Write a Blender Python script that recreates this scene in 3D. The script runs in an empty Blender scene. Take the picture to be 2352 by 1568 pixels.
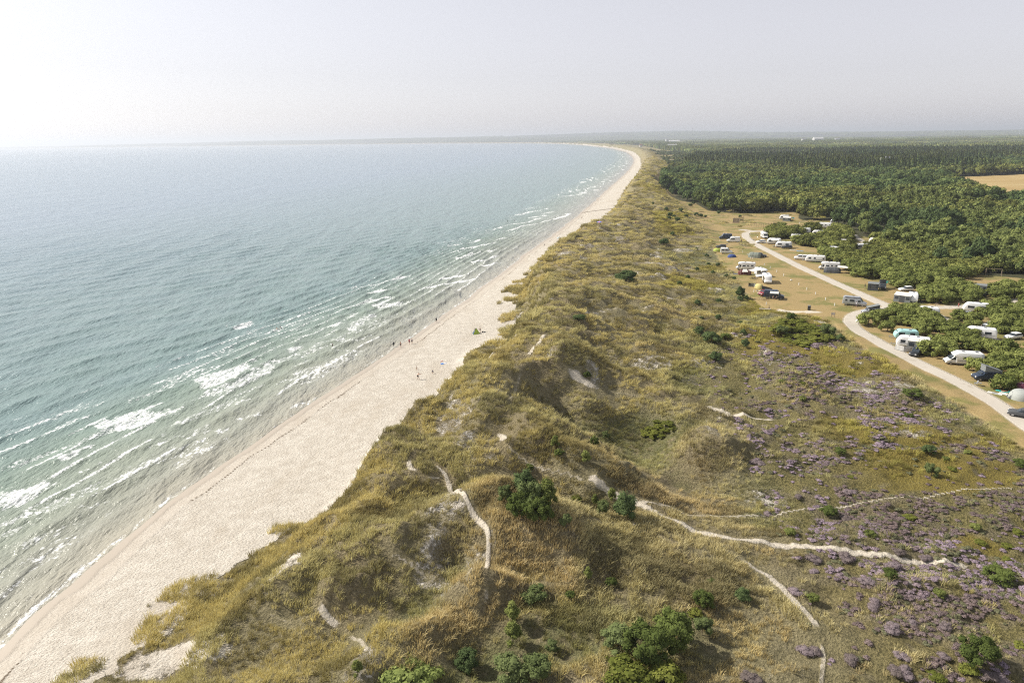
import bpy, math, random
import numpy as np
R = math.radians
rnd = random.Random(7)
rng = np.random.default_rng(11)
sc = bpy.context.scene
COL = sc.collection

# ------------------------------------------------------------------ camera
CAMZ, FPX, CX, CY = 55.0, 1568.0, 1176.0, 784.0      # focal length for a 2352 px wide frame (24 mm on 36 mm)
PITCH, ROLL = R(16.48), R(0.83)
a_ = R(90) - PITCH
RX = np.array([[1, 0, 0], [0, math.cos(a_), -math.sin(a_)], [0, math.sin(a_), math.cos(a_)]])
RZ = np.array([[math.cos(-ROLL), -math.sin(-ROLL), 0], [math.sin(-ROLL), math.cos(-ROLL), 0], [0, 0, 1]])
RM = RX @ RZ
cam_d = bpy.data.cameras.new('camera')
cam = bpy.data.objects.new('camera', cam_d); COL.objects.link(cam)
cam_d.lens = 24; cam_d.sensor_width = 36; cam_d.clip_start = 0.5; cam_d.clip_end = 60000
from mathutils import Matrix, Vector
cam.matrix_world = Matrix.Translation((0, 0, CAMZ)) @ Matrix([list(r) for r in RM]).to_4x4()
sc.camera = cam

def ray(u, v):
    return RM @ np.array([(u - CX) / FPX, -(v - CY) / FPX, -1.0])
def flat(u, v, z=0.0):
    d = ray(u, v); t = (z - CAMZ) / d[2]
    return np.array([d[0] * t, d[1] * t])
def project(x, y, z):
    x = np.asarray(x, float); q = np.stack([x, y, np.asarray(z) - CAMZ + 0 * x], -1) @ RM
    return CX + FPX * q[..., 0] / -q[..., 2], CY - FPX * q[..., 1] / -q[..., 2], -q[..., 2]

# ------------------------------------------------------------------ noise
def _h(ix, iy, s):
    n = (ix.astype(np.int64) * 374761393 + iy.astype(np.int64) * 668265263 + s * 974634777) & 0xffffffff
    n = ((n ^ (n >> 13)) * 1274126177) & 0xffffffff
    n = (n ^ (n >> 16)) & 0xffffffff
    return n.astype(np.float64) / 4294967295.0
def vn(x, y, s=0):
    x = np.asarray(x, float); y = np.asarray(y, float)
    ix = np.floor(x); iy = np.floor(y); fx = x - ix; fy = y - iy
    fx = fx * fx * fx * (fx * (fx * 6 - 15) + 10); fy = fy * fy * fy * (fy * (fy * 6 - 15) + 10)
    a = _h(ix, iy, s); b = _h(ix + 1, iy, s); c = _h(ix, iy + 1, s); d = _h(ix + 1, iy + 1, s)
    return (a + (b - a) * fx) * (1 - fy) + (c + (d - c) * fx) * fy
def fbm(x, y, s=0, o=4, g=0.5):
    t = 0; A = 1; n = 0
    for k in range(o):
        t = t + A * vn(x * 2 ** k + 17.3 * k, y * 2 ** k - 9.1 * k, s + k); n += A; A *= g
    return t / n
def sst(x):
    x = np.clip(x, 0, 1); return x * x * (3 - 2 * x)

# ------------------------------------------------------------------ coast and relief
SH = [(20, -60.5), (40, -60.5), (65.8, -59.5), (80.8, -57.2), (99.7, -55.4), (117.5, -50.7), (136.7, -44.7), (160.7, -37.6), (184.9, -31.5),
      (211.2, -24.4), (256.5, -12.4), (291.7, -4.5), (365.5, 13.3), (460.6, 37.3), (561.4, 61.3), (812.6, 116.1), (1174.9, 196.4),
      (1574.6, 277.2), (2000, 350), (2763, 459.5), (4033, 570.6), (6117, 610), (7600, 560), (9052, 331), (10500, -200), (12716, -1319), (15000, -4600), (18000, -10500), (26000, -30000)]
_ly = np.linspace(math.log(15), math.log(26000), 3000)
_sx = np.interp(np.exp(_ly), [p[0] for p in SH], [p[1] for p in SH])
_k = np.exp(-0.5 * (np.arange(-60, 61) / 22.0) ** 2); _k /= _k.sum()
_sx = np.convolve(np.pad(_sx, 60, mode='edge'), _k, mode='valid')
_sl = np.gradient(_sx, np.exp(_ly))
def S(y): return np.interp(np.log(np.maximum(y, 16)), _ly, _sx)
def shore_d(x, y):
    ly = np.log(np.maximum(y, 16)); s = np.interp(ly, _ly, _sx); sl = np.interp(ly, _ly, _sl)
    d = (x - s) / np.sqrt(1 + sl * sl)
    return d + (fbm(x * 0.05, y * 0.05, 5, 3) - 0.5) * 3.0
def Wid(y):
    return np.interp(y, [20, 50, 60, 75, 86, 93, 100, 112, 130, 142, 160, 185, 209, 240, 262, 330, 421, 527, 648, 900, 1179, 1622, 3000, 9000, 26000],
                     [13, 14.5, 18, 22, 25.5, 28, 29.5, 31.5, 34, 34.5, 33, 33, 26, 18, 18, 22, 28, 25, 22, 22, 22, 16, 24, 22, 25])
def Edge(y):
    return np.interp(y, [20, 98, 128, 159, 176, 186, 196, 221, 293, 340, 425, 780, 1175, 2763, 6000, 9052, 12716, 15000, 18000, 26000],
                     [79, 80.7, 80.6, 82, 84, 80, 73.5, 75.7, 87.7, 98, 112, 155, 270, 560, 760, 480, -1150, -4400, -10300, -29800])

CP = [(430,1430,3.6),(600,1290,4),(680,1200,4.4),(300,1560,3.4),(760,1150,5.5),(560,1380,5.2),(460,1500,4.6),
 (860,1070,10.5),(870,1040,12),(905,1000,12.6),(940,960,12.6),(990,920,12.6),(1050,875,12.6),(1100,838,12.8),(1150,800,13.2),(1213,805,14.2),(1250,767,14.6),(1200,780,13.2),
 (1263,801,15),(1180,860,14),(1150,900,13.6),(1133,944,13.2),(1170,978,12.6),(1232,1028,12),(1307,1065,11),(1394,1096,9.6),(1462,1146,8),(1560,1200,6.6),(1680,1240,6),(1900,1260,6),(2240,1300,6),
 (1205,930,10.8),(1260,960,9.8),(1330,940,8.2),(1240,900,10),(1300,1000,5),(1400,1030,4.6),(1470,1000,4.2),(1500,1060,4.8),(1550,1110,5.2),(1380,960,6.9),(1700,1130,5.4),(1620,1160,5.8),
 (1300,848,12.4),(1340,870,11.4),(1381,891,9.8),(1450,900,8),(1300,890,10.2),(1500,920,8),(1600,940,7),(1740,960,6.5),
 (1350,800,10.5),(1400,780,9.2),(1450,850,7),(1470,815,9.2),(1500,790,8),(1550,760,7.5),(1600,880,6.3),(1450,935,7.6),(1520,940,7.8),(1560,965,7.2),
 (1640,1010,9),(1600,1035,8.6),(1700,1050,7),(1630,1100,5.8),(1490,872,8.6),(1540,890,7.4),
 (1330,740,13),(1300,765,12),(1400,720,11.5),(1500,700,10),(1240,740,13.5),(1190,745,10),(1165,735,6),(1250,690,13),(1350,660,12),(1450,640,10),(1220,665,9),(1300,612,12),(1400,575,12),(1500,600,8),(1600,650,7.5),(1600,720,7),(1700,740,7),(1560,545,8),
 (1700,1300,6),(1800,1400,6),(1800,1568,6),(2000,1400,6),(2300,1500,6),(2300,1100,6.2),(2000,1000,6.6),(1900,900,7),(1900,1150,6),(2100,1200,6),
 (1000,1220,9.6),(1052,1203,11),(1116,1200,12),(1197,1200,12),(1264,1208,11.6),(1333,1215,10.6),(1403,1259,10),(1494,1299,8.8),(1585,1332,7.4),
 (1215,1150,8),(1320,1170,7),(1130,1120,10.4),(1060,1130,9.5),(1000,1150,8),(900,1150,8.5),(1420,1170,6.6),(1300,1100,9.4),
 (950,1000,12.2),(1000,1050,11),(1050,1000,12.2),(1080,960,12.8),(900,1080,10.8),
 (1100,1255,9.4),(1250,1290,9),(1050,1290,7),(1180,1350,7.8),(1400,1340,7.6),(1500,1400,6.6),(1600,1450,6),
 (874,1441,8.4),(955,1403,9.6),(1019,1370,10),(1084,1345,10),(950,1455,6),(1050,1425,6.6),(1100,1480,6.2),(1200,1450,6.8),(1000,1550,5.8),(800,1500,6.3),(700,1560,6.3),
 (597,1387,6.8),(664,1348,8.6),(761,1312,10),(826,1303,10),(900,1270,9.4),(730,1368,7.0),(800,1358,7.0),(880,1350,6.6),(800,1420,6.4),(650,1440,5.8),(560,1500,5.3),
 (700,1240,6.6),(800,1200,8),(880,1220,9),(1250,1500,6.8),(1400,1500,6.8),(1400,1568,6.6)]
CP = [(u, v, 8 + (z - 8) * 1.14 if z > 8 else (7 - (7 - z) * 1.15 if (z < 7 and 900 < v < 1500 and 700 < u < 1650) else z)) for u, v, z in CP]
cxy = [tuple(flat(u, v, z)) + (z,) for u, v, z in CP]
cxy += [(-20, 30, 6), (20, 30, 6), (60, 30, 6), (100, 60, 6), (-45, 30, 3), (110, 120, 7), (110, 200, 7), (120, 300, 7), (-40, 45, 3.3),
        (60, 300, 8), (90, 340, 7.5), (50, 340, 11), (70, 400, 10), (110, 400, 7), (60, 260, 8)]
cxy = np.array(cxy)
def _tps(d2): return 0.5 * d2 * np.log(d2 + 1e-9)
_n = len(cxy)
_D2 = ((cxy[:, None, :2] - cxy[None, :, :2]) ** 2).sum(-1)
_A = np.zeros((_n + 3, _n + 3)); _A[:_n, :_n] = _tps(_D2) + np.eye(_n) * 4.0
_A[:_n, _n] = 1; _A[:_n, _n + 1:] = cxy[:, :2]; _A[_n, :_n] = 1; _A[_n + 1:, :_n] = cxy[:, :2].T
_w = np.linalg.solve(_A, np.concatenate([cxy[:, 2], np.zeros(3)]))
GX, GY = np.arange(-80, 140, 1.0), np.arange(15, 430, 1.0)
_gx, _gy = np.meshgrid(GX, GY, indexing='ij')
_q = np.stack([_gx.ravel(), _gy.ravel()], -1)
_G = _w[_n] + _q @ _w[_n + 1:]
for i in range(_n): _G = _G + _w[i] * _tps(((_q - cxy[i, :2]) ** 2).sum(-1))
_G = np.clip(_G.reshape(_gx.shape), 2.5, 18.5)
def near_z(x, y):
    fx = np.clip(x - GX[0], 0, len(GX) - 1.001); fy = np.clip(y - GY[0], 0, len(GY) - 1.001)
    ix = fx.astype(int); iy = fy.astype(int); fx = fx - ix; fy = fy - iy
    return (_G[ix, iy] * (1 - fx) + _G[ix + 1, iy] * fx) * (1 - fy) + (_G[ix, iy + 1] * (1 - fx) + _G[ix + 1, iy + 1] * fx) * fy
def hgt(x, y):
    x = np.asarray(x, float); y = np.asarray(y, float)
    d = shore_d(x, y); W = Wid(y); E = Edge(y)
    rr = np.hypot(x, y)
    z0 = np.where(d < 0, np.maximum(0.055 * d, -5), 2.9 * np.clip(d / W, 0, 1) ** 0.85)
    dd = d - W
    rid = 1 - np.abs(2 * fbm(x * 0.022 + 3, y * 0.016, 21, 4) - 1)
    belt = 1 - sst((x - E + 25) / 40)
    big = sst((y - 700) / 1500)
    zf = 7 + (5.5 + 3 * (fbm(x * 0.01, y * 0.01, 31, 2) - 0.5)) * np.exp(-((dd - 20) / 20) ** 2) * np.where(y > 12000, 0, 1) \
         + belt * (rid - 0.62) * (9 + 5 * big) + belt * 1.5
    wn = 1 - sst((y - 260) / 90)
    zn = near_z(x, y) + (fbm(x * 0.09, y * 0.07, 41, 3) - 0.5) * 1.5 * sst(dd / 10)
    z1 = zn * wn + zf * (1 - wn)
    hum = (fbm(x * 0.30, y * 0.30, 51, 3) - 0.5) * 1.35 * (.45 + .55 * sst((z1 - 6) / 3)) + (1 - np.abs(2 * fbm(x * 0.11 + 5, y * 0.16, 55, 3) - 1) - 0.6) * 1.6
    hum = hum + (np.abs(2 * fbm(x * 0.062 + 8, y * 0.085, 57, 3) - 1) * -3.8 + 1.1) * (1 - sst((z1 * 0 + 24 - z1 * 3.2) / 6) * .55) * (.35 + .65 * sst((z1 - 6) / 2.5))
    z1 = z1 + hum * sst(dd / 6) * np.where(rr < 1500, 1, 0) * belt
    # low seaward foredune patches
    F = np.interp(y, [60, 84, 92, 140, 150, 185, 200, 260, 400], [9, 9, 7.5, 7.5, 8, 10, 8, 9, 12])
    t = sst(dd / F)
    z = z0 * (1 - t) + z1 * t
    fore = np.exp(-((dd + 5) / 3.6) ** 2) * np.exp(-((y - 165) / 12) ** 2) * 1.6
    z = z + fore
    mf = sst((x - E) / 10) * np.where(d > 0, 1, 0)
    inland = 7 + (fbm(x * 0.02, y * 0.02, 61, 3) - 0.5) * 1.0 + (fbm(x * .0012, y * .0012, 63, 2) - .5) * 8 * sst((rr - 900) / 1500)
    z = z * (1 - mf) + inland * mf
    az = np.degrees(np.arctan2(x, y))
    hh = np.interp(az, [-40, -28, -20, -5, 5, 14, 20, 40], [28, 40, 80, 100, 135, 160, 95, 66])
    z = z + np.where(d > 0, 1, 0) * sst((rr - 10500) / 5500) * hh * (0.72 + 0.45 * fbm(x * .0004, y * .0004, 71, 4)) * sst(d / 1200)
    return z
def hit(u, v):
    d = ray(u, v); L = math.hypot(d[0], d[1]); d = d / L
    t = np.concatenate([np.arange(35, 500, 0.5), np.arange(500, 3000, 4), np.arange(3000, 20000, 30)])
    z = hgt(d[0] * t, d[1] * t); k = np.argmax(CAMZ + d[2] * t <= z)
    if k == 0: k = len(t) - 1
    a, b = t[k - 1], t[k]
    for _ in range(12):
        m = (a + b) / 2
        if CAMZ + d[2] * m <= hgt(np.array([d[0] * m]), np.array([d[1] * m]))[0]: b = m
        else: a = m
    return d[0] * b, d[1] * b
def H1(x, y): return float(hgt(np.array([x]), np.array([y]))[0])
def poly_d(x, y, pts, wmax=40):
    """distance to a polyline"""
    out = np.full(x.shape, 1e6); pts = np.array(pts)
    m = (x > pts[:, 0].min() - wmax) & (x < pts[:, 0].max() + wmax) & (y > pts[:, 1].min() - wmax) & (y < pts[:, 1].max() + wmax)
    xs, ys = x[m], y[m]; o = np.full(xs.shape, 1e6)
    for (ax, ay), (bx, by) in zip(pts[:-1], pts[1:]):
        L2 = (bx - ax) ** 2 + (by - ay) ** 2 + 1e-9
        t = np.clip(((xs - ax) * (bx - ax) + (ys - ay) * (by - ay)) / L2, 0, 1)
        o = np.minimum(o, np.hypot(xs - ax - t * (bx - ax), ys - ay - t * (by - ay)))
    out[m] = o; return out
def inside(x, y, pts):
    pts = np.array(pts); c = np.zeros(x.shape, bool); n = len(pts); j = n - 1
    for i in range(n):
        xi, yi = pts[i]; xj, yj = pts[j]
        c ^= ((yi > y) != (yj > y)) & (x < (xj - xi) * (y - yi) / (yj - yi + 1e-12) + xi); j = i
    return c
def smooth_line(p, k=6):
    p = np.array(p, float); out = []
    q = np.vstack([2 * p[0] - p[1], p, 2 * p[-1] - p[-2]])
    for i in range(1, len(q) - 2):
        for s in range(k):
            t = s / k; a, b, c, d = q[i - 1], q[i], q[i + 1], q[i + 2]
            out.append(0.5 * (2 * b + (c - a) * t + (2 * a - 5 * b + 4 * c - d) * t * t + (3 * b - a - 3 * c + d) * t ** 3))
    out.append(p[-1]); return out
def pxline(pts, k=5):
    p = np.array([hit(u, v) for u, v in pts])
    if len(p) > 4: p[1:-1] = p[1:-1] * .5 + (p[:-2] + p[2:]) * .25
    q = np.array(smooth_line(p, k))
    for _ in range(6): q[1:-1] = q[1:-1] * .4 + (q[:-2] + q[2:]) * .3
    return [tuple(a) for a in q]
def pxpoly(pts, z=7): return [tuple(flat(u, v, z)) for u, v in pts]
# ------------------------------------------------------------------ materials
class NT:
    def __init__(s, name, kind='m'):
        s.m = bpy.data.materials.new(name); s.m.use_nodes = True; s.t = s.m.node_tree; s.t.nodes.clear()
        s.out = s.t.nodes.new('ShaderNodeOutputMaterial')
    def n(s, typ, **kw):
        nd = s.t.nodes.new('ShaderNode' + typ)
        for k, v in kw.items():
            if k in nd.inputs: s.set(nd.inputs[k], v)
            else: setattr(nd, k, v)
        return nd
    def set(s, inp, v):
        if isinstance(v, bpy.types.NodeSocket): s.t.links.new(v, inp)
        elif isinstance(v, bpy.types.Node): s.t.links.new(v.outputs[0], inp)
        else:
            if isinstance(v, (tuple, list)) and len(v) == 3 and len(inp.default_value) == 4: v = tuple(v) + (1,)
            inp.default_value = v
    def math(s, op, a, b=0.0, c=None, clamp=False):
        nd = s.t.nodes.new('ShaderNodeMath'); nd.operation = op; nd.use_clamp = clamp
        s.set(nd.inputs[0], a); s.set(nd.inputs[1], b)
        if c is not None: s.set(nd.inputs[2], c)
        return nd.outputs[0]
    def mix(s, f, a, b, mode='MIX'):
        nd = s.t.nodes.new('ShaderNodeMix'); nd.data_type = 'RGBA'; nd.blend_type = mode
        s.set(nd.inputs[0], f); s.set(nd.inputs[6], a); s.set(nd.inputs[7], b); return nd.outputs[2]
    def ramp(s, f, lo, hi):
        nd = s.t.nodes.new('ShaderNodeMapRange'); nd.interpolation_type = 'SMOOTHSTEP'
        s.set(nd.inputs[0], f); s.set(nd.inputs[1], lo); s.set(nd.inputs[2], hi); return nd.outputs[0]
    def noise(s, scale, detail=3, rough=0.5, vec=None, dist=0.0):
        nd = s.t.nodes.new('ShaderNodeTexNoise'); nd.inputs['Scale'].default_value = scale
        nd.inputs['Detail'].default_value = detail; nd.inputs['Roughness'].default_value = rough; nd.inputs['Distortion'].default_value = dist
        if vec is None: vec = s.pos()
        s.set(nd.inputs['Vector'], vec); return nd.outputs[0]
    def pos(s):
        if not hasattr(s, '_p'): s._p = s.t.nodes.new('ShaderNodeNewGeometry').outputs['Position']
        return s._p
    def mapv(s, vec, rot=(0, 0, 0), scale=(1, 1, 1)):
        nd = s.t.nodes.new('ShaderNodeMapping'); s.set(nd.inputs[0], vec); nd.inputs['Rotation'].default_value = rot; nd.inputs['Scale'].default_value = scale
        return nd.outputs[0]
    def attr(s, name, typ='GEOMETRY'):
        nd = s.t.nodes.new('ShaderNodeAttribute'); nd.attribute_name = name; nd.attribute_type = typ; return nd
    def sep(s, col):
        nd = s.t.nodes.new('ShaderNodeSeparateColor'); s.set(nd.inputs[0], col); return nd.outputs
    def bump(s, h, strength=0.5, dist=0.1):
        nd = s.t.nodes.new('ShaderNodeBump'); nd.inputs['Strength'].default_value = strength; nd.inputs['Distance'].default_value = dist
        s.set(nd.inputs['Height'], h); return nd.outputs[0]
    def done(s, sh):
        s.t.links.new(sh.outputs[0], s.out.inputs[0]); return s.m

_mats = {}
def paint(name, col, rough=0.5, metal=0.0, var=0.10, scale=6.0, trans=0.0, spec=0.5):
    """plain painted / plastic / cloth surface with slight procedural wear"""
    if name in _mats: return _mats[name]
    t = NT(name); oc = t.n('TexCoord').outputs['Object']
    nz = t.noise(scale, 4, 0.6, oc)
    c = t.mix(t.ramp(nz, 0.3, 0.75), tuple(k * (1 - var) for k in col), tuple(min(1, k * (1 + var)) for k in col))
    p = t.n('BsdfPrincipled', **{'Base Color': c, 'Roughness': rough, 'Metallic': metal, 'Specular IOR Level': spec})
    if trans > 0:
        tr = t.n('BsdfTranslucent', Color=c); mx = t.t.nodes.new('ShaderNodeMixShader'); mx.inputs[0].default_value = trans
        t.t.links.new(p.outputs[0], mx.inputs[1]); t.t.links.new(tr.outputs[0], mx.inputs[2]); p = mx
    _mats[name] = t.done(p); return _mats[name]

def leafmat(name, c1, c2, inst=False, trans=0.22, lo=0.25, hi=0.75):
    if name in _mats: return _mats[name]
    t = NT(name); lv = t.attr('lv').outputs['Fac']
    if inst:
        tint = t.attr('tint', 'INSTANCER').outputs['Color']
        c = t.mix(1.0, tint, t.mix(lv, c1, c2), 'MULTIPLY')
    else:
        ob = t.n('ObjectInfo').outputs['Random']
        f = t.math('ADD', t.math('MULTIPLY', lv, 0.6), t.math('MULTIPLY', ob, 0.4))
        c = t.mix(f, c1, c2)
    df = t.n('BsdfDiffuse', Color=c); tr = t.n('BsdfTranslucent', Color=c)
    mx = t.t.nodes.new('ShaderNodeMixShader'); mx.inputs[0].default_value = trans
    t.t.links.new(df.outputs[0], mx.inputs[1]); t.t.links.new(tr.outputs[0], mx.inputs[2])
    _mats[name] = t.done(mx); return _mats[name]

# ------------------------------------------------------------------ mesh helpers
def mesh_np(name, V, Fq, mats, attrs=None, smooth=False, pa=None):
    me = bpy.data.meshes.new(name); V = np.asarray(V, np.float32); Fq = np.asarray(Fq, np.int32)
    nv, nf, k = len(V), len(Fq), Fq.shape[1]
    me.vertices.add(nv); me.vertices.foreach_set('co', V.ravel())
    me.loops.add(nf * k); me.loops.foreach_set('vertex_index', Fq.ravel())
    me.polygons.add(nf); me.polygons.foreach_set('loop_start', np.arange(0, nf * k, k, dtype=np.int32))
    me.update(calc_edges=True)
    if smooth: me.polygons.foreach_set('use_smooth', np.ones(nf, bool))
    for nme, arr in (attrs or {}).items():
        if arr.ndim == 1:
            at = me.attributes.new(nme, 'FLOAT', 'POINT'); at.data.foreach_set('value', arr.astype(np.float32))
        else:
            at = me.attributes.new(nme, 'FLOAT_COLOR', 'POINT'); at.data.foreach_set('color', arr.astype(np.float32).ravel())
    for m in (mats if isinstance(mats, (list, tuple)) else [mats]): me.materials.append(m)
    return me
def link(name, me, parent=None):
    o = bpy.data.objects.new(name, me); COL.objects.link(o); o.parent = parent; return o
def tag(o, label=None, cat=None, group=None, kind=None):
    if label: o['label'] = label
    if cat: o['category'] = cat
    if group: o['group'] = group
    if kind: o['kind'] = kind
    return o
def thing(name, label, cat, loc, rz=0.0, group=None):
    o = bpy.data.objects.new(name, None); COL.objects.link(o); o.empty_display_size = 0.3
    o.location = loc; o.rotation_euler = (0, 0, rz); return tag(o, label, cat, group)
def dup(o, parent=None):
    c = o.copy(); COL.objects.link(c); c.parent = parent
    for ch in list(o.children): dup(ch, c)
    return c

class MB:
    def __init__(s): s.v = []; s.f = []
    def add(s, vs, fs):
        n = len(s.v); s.v += [tuple(p) for p in vs]; s.f += [tuple(i + n for i in f) for f in fs]; return s
    def box(s, x0, x1, y0, y1, z0, z1, t=0.0):
        """box, top inset by t"""
        vs = [(x0, y0, z0), (x1, y0, z0), (x1, y1, z0), (x0, y1, z0), (x0 + t, y0 + t, z1), (x1 - t, y0 + t, z1), (x1 - t, y1 - t, z1), (x0 + t, y1 - t, z1)]
        return s.add(vs, [(3, 2, 1, 0), (4, 5, 6, 7), (0, 1, 5, 4), (1, 2, 6, 5), (2, 3, 7, 6), (3, 0, 4, 7)])
    def hull(s, prof, w, e=0.08, yc=0.0, sc_=None):
        """side profile (x,z) extruded across y with rounded long edges"""
        p = np.array(prof); c = p.mean(0); n = len(p)
        if sc_ is None: sc_ = 1 - 1.6 * e / max(np.ptp(p[:, 1]), .3)
        L = []
        for y, k in ((-w / 2, sc_), (-w / 2 + e * .35, (1 + sc_) / 2 + .3 * (1 - sc_) / 2), (-w / 2 + e, 1), (w / 2 - e, 1), (w / 2 - e * .35, (1 + sc_) / 2 + .3 * (1 - sc_) / 2), (w / 2, sc_)):
            q = c + (p - c) * k; L += [(a, y + yc, b) for a, b in q]
        fs = [tuple(range(n))[::-1], tuple(range(5 * n, 6 * n))]
        for r_ in range(5):
            for i in range(n): j = (i + 1) % n; fs.append((r_ * n + i, r_ * n + j, (r_ + 1) * n + j, (r_ + 1) * n + i))
        return s.add(L, [f[::-1] for f in fs])
    def slab(s, quad, t):
        """thick panel from 4 corner points"""
        q = [Vector(a) for a in quad]; nn = (q[1] - q[0]).cross(q[3] - q[0]).normalized() * t
        vs = [tuple(a) for a in q] + [tuple(a + nn) for a in q]
        return s.add(vs, [(3, 2, 1, 0), (4, 5, 6, 7), (0, 1, 5, 4), (1, 2, 6, 5), (2, 3, 7, 6), (3, 0, 4, 7)])
    def tube(s, pts, r, n=6, r2=None):
        pts = [Vector(p) for p in pts]; m = len(pts); vs = []
        for i, p in enumerate(pts):
            d = (pts[min(i + 1, m - 1)] - pts[max(i - 1, 0)]).normalized()
            u = d.cross(Vector((0, 0, 1)) if abs(d.z) < .9 else Vector((1, 0, 0))).normalized(); w = d.cross(u)
            rr = r if r2 is None else r + (r2 - r) * i / (m - 1)
            for k in range(n): a = 2 * math.pi * k / n; vs.append(tuple(p + u * math.cos(a) * rr + w * math.sin(a) * rr))
        fs = [tuple(range(n)), tuple(range((m - 1) * n, m * n))[::-1]]
        for i in range(m - 1):
            for k in range(n): j = (k + 1) % n; fs.append((i * n + k, (i + 1) * n + k, (i + 1) * n + j, i * n + j))
        return s.add(vs, fs)
    def wheel(s, x, y, z, r, w, n=14):
        vs = []
        for yy, rr in ((y - w / 2, r * .88), (y - w / 2 + .02, r), (y + w / 2 - .02, r), (y + w / 2, r * .88)):
            vs += [(x + rr * math.cos(2 * math.pi * k / n), yy, z + rr * math.sin(2 * math.pi * k / n)) for k in range(n)]
        fs = [tuple(range(n)), tuple(range(3 * n, 4 * n))[::-1]]
        for i in range(3):
            for k in range(n): j = (k + 1) % n; fs.append((i * n + k, (i + 1) * n + k, (i + 1) * n + j, i * n + j))
        return s.add(vs, fs)
    def ring(s, c, r, t, ax='y', n=16, m=5):
        vs = []
        for k in range(n):
            a = 2 * math.pi * k / n
            for q in range(m):
                b = 2 * math.pi * q / m; rr = r + t * math.cos(b); o = t * math.sin(b)
                vs.append((c[0] + rr * math.cos(a), c[1] + o, c[2] + rr * math.sin(a)))
        fs = [(k * m + q, k * m + (q + 1) % m, ((k + 1) % n) * m + (q + 1) % m, ((k + 1) % n) * m + q) for k in range(n) for q in range(m)]
        return s.add(vs, fs)
    def ball(s, c, rx, ry, rz, n=10, m=7):
        vs = [(c[0], c[1], c[2] - rz)]
        for i in range(1, m):
            b = -math.pi / 2 + math.pi * i / m
            vs += [(c[0] + rx * math.cos(b) * math.cos(2 * math.pi * k / n), c[1] + ry * math.cos(b) * math.sin(2 * math.pi * k / n), c[2] + rz * math.sin(b)) for k in range(n)]
        vs.append((c[0], c[1], c[2] + rz)); fs = []
        for k in range(n):
            j = (k + 1) % n; fs.append((0, 1 + j, 1 + k)); fs.append((len(vs) - 1, 1 + (m - 2) * n + k, 1 + (m - 2) * n + j))
            for i in range(m - 2): fs.append((1 + i * n + k, 1 + i * n + j, 1 + (i + 1) * n + j, 1 + (i + 1) * n + k))
        return s.add(vs, fs)
    def build(s, name, mat, parent=None, smooth=None):
        me = bpy.data.meshes.new(name); me.from_pydata(s.v, [], s.f); me.validate(); me.materials.append(mat)
        if smooth:
            me.polygons.foreach_set('use_smooth', [True] * len(me.polygons))
            try: me.set_sharp_from_angle(angle=R(smooth))
            except Exception: pass
        return link(name, me, parent)
def roundp(pts, k=3):
    """pts (x,z,r): polygon with rounded corners"""
    out = []; n = len(pts)
    for i in range(n):
        p = Vector(pts[i][:2]); r = pts[i][2]
        if r <= 0: out.append(tuple(p)); continue
        a = Vector(pts[i - 1][:2]) - p; b = Vector(pts[(i + 1) % n][:2]) - p
        r_ = min(r, a.length * .48, b.length * .48); A = p + a.normalized() * r_; B = p + b.normalized() * r_
        for q in range(k + 1):
            t = q / k; out.append(tuple(A * (1 - t) ** 2 + p * 2 * t * (1 - t) + B * t * t))
    return out

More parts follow.
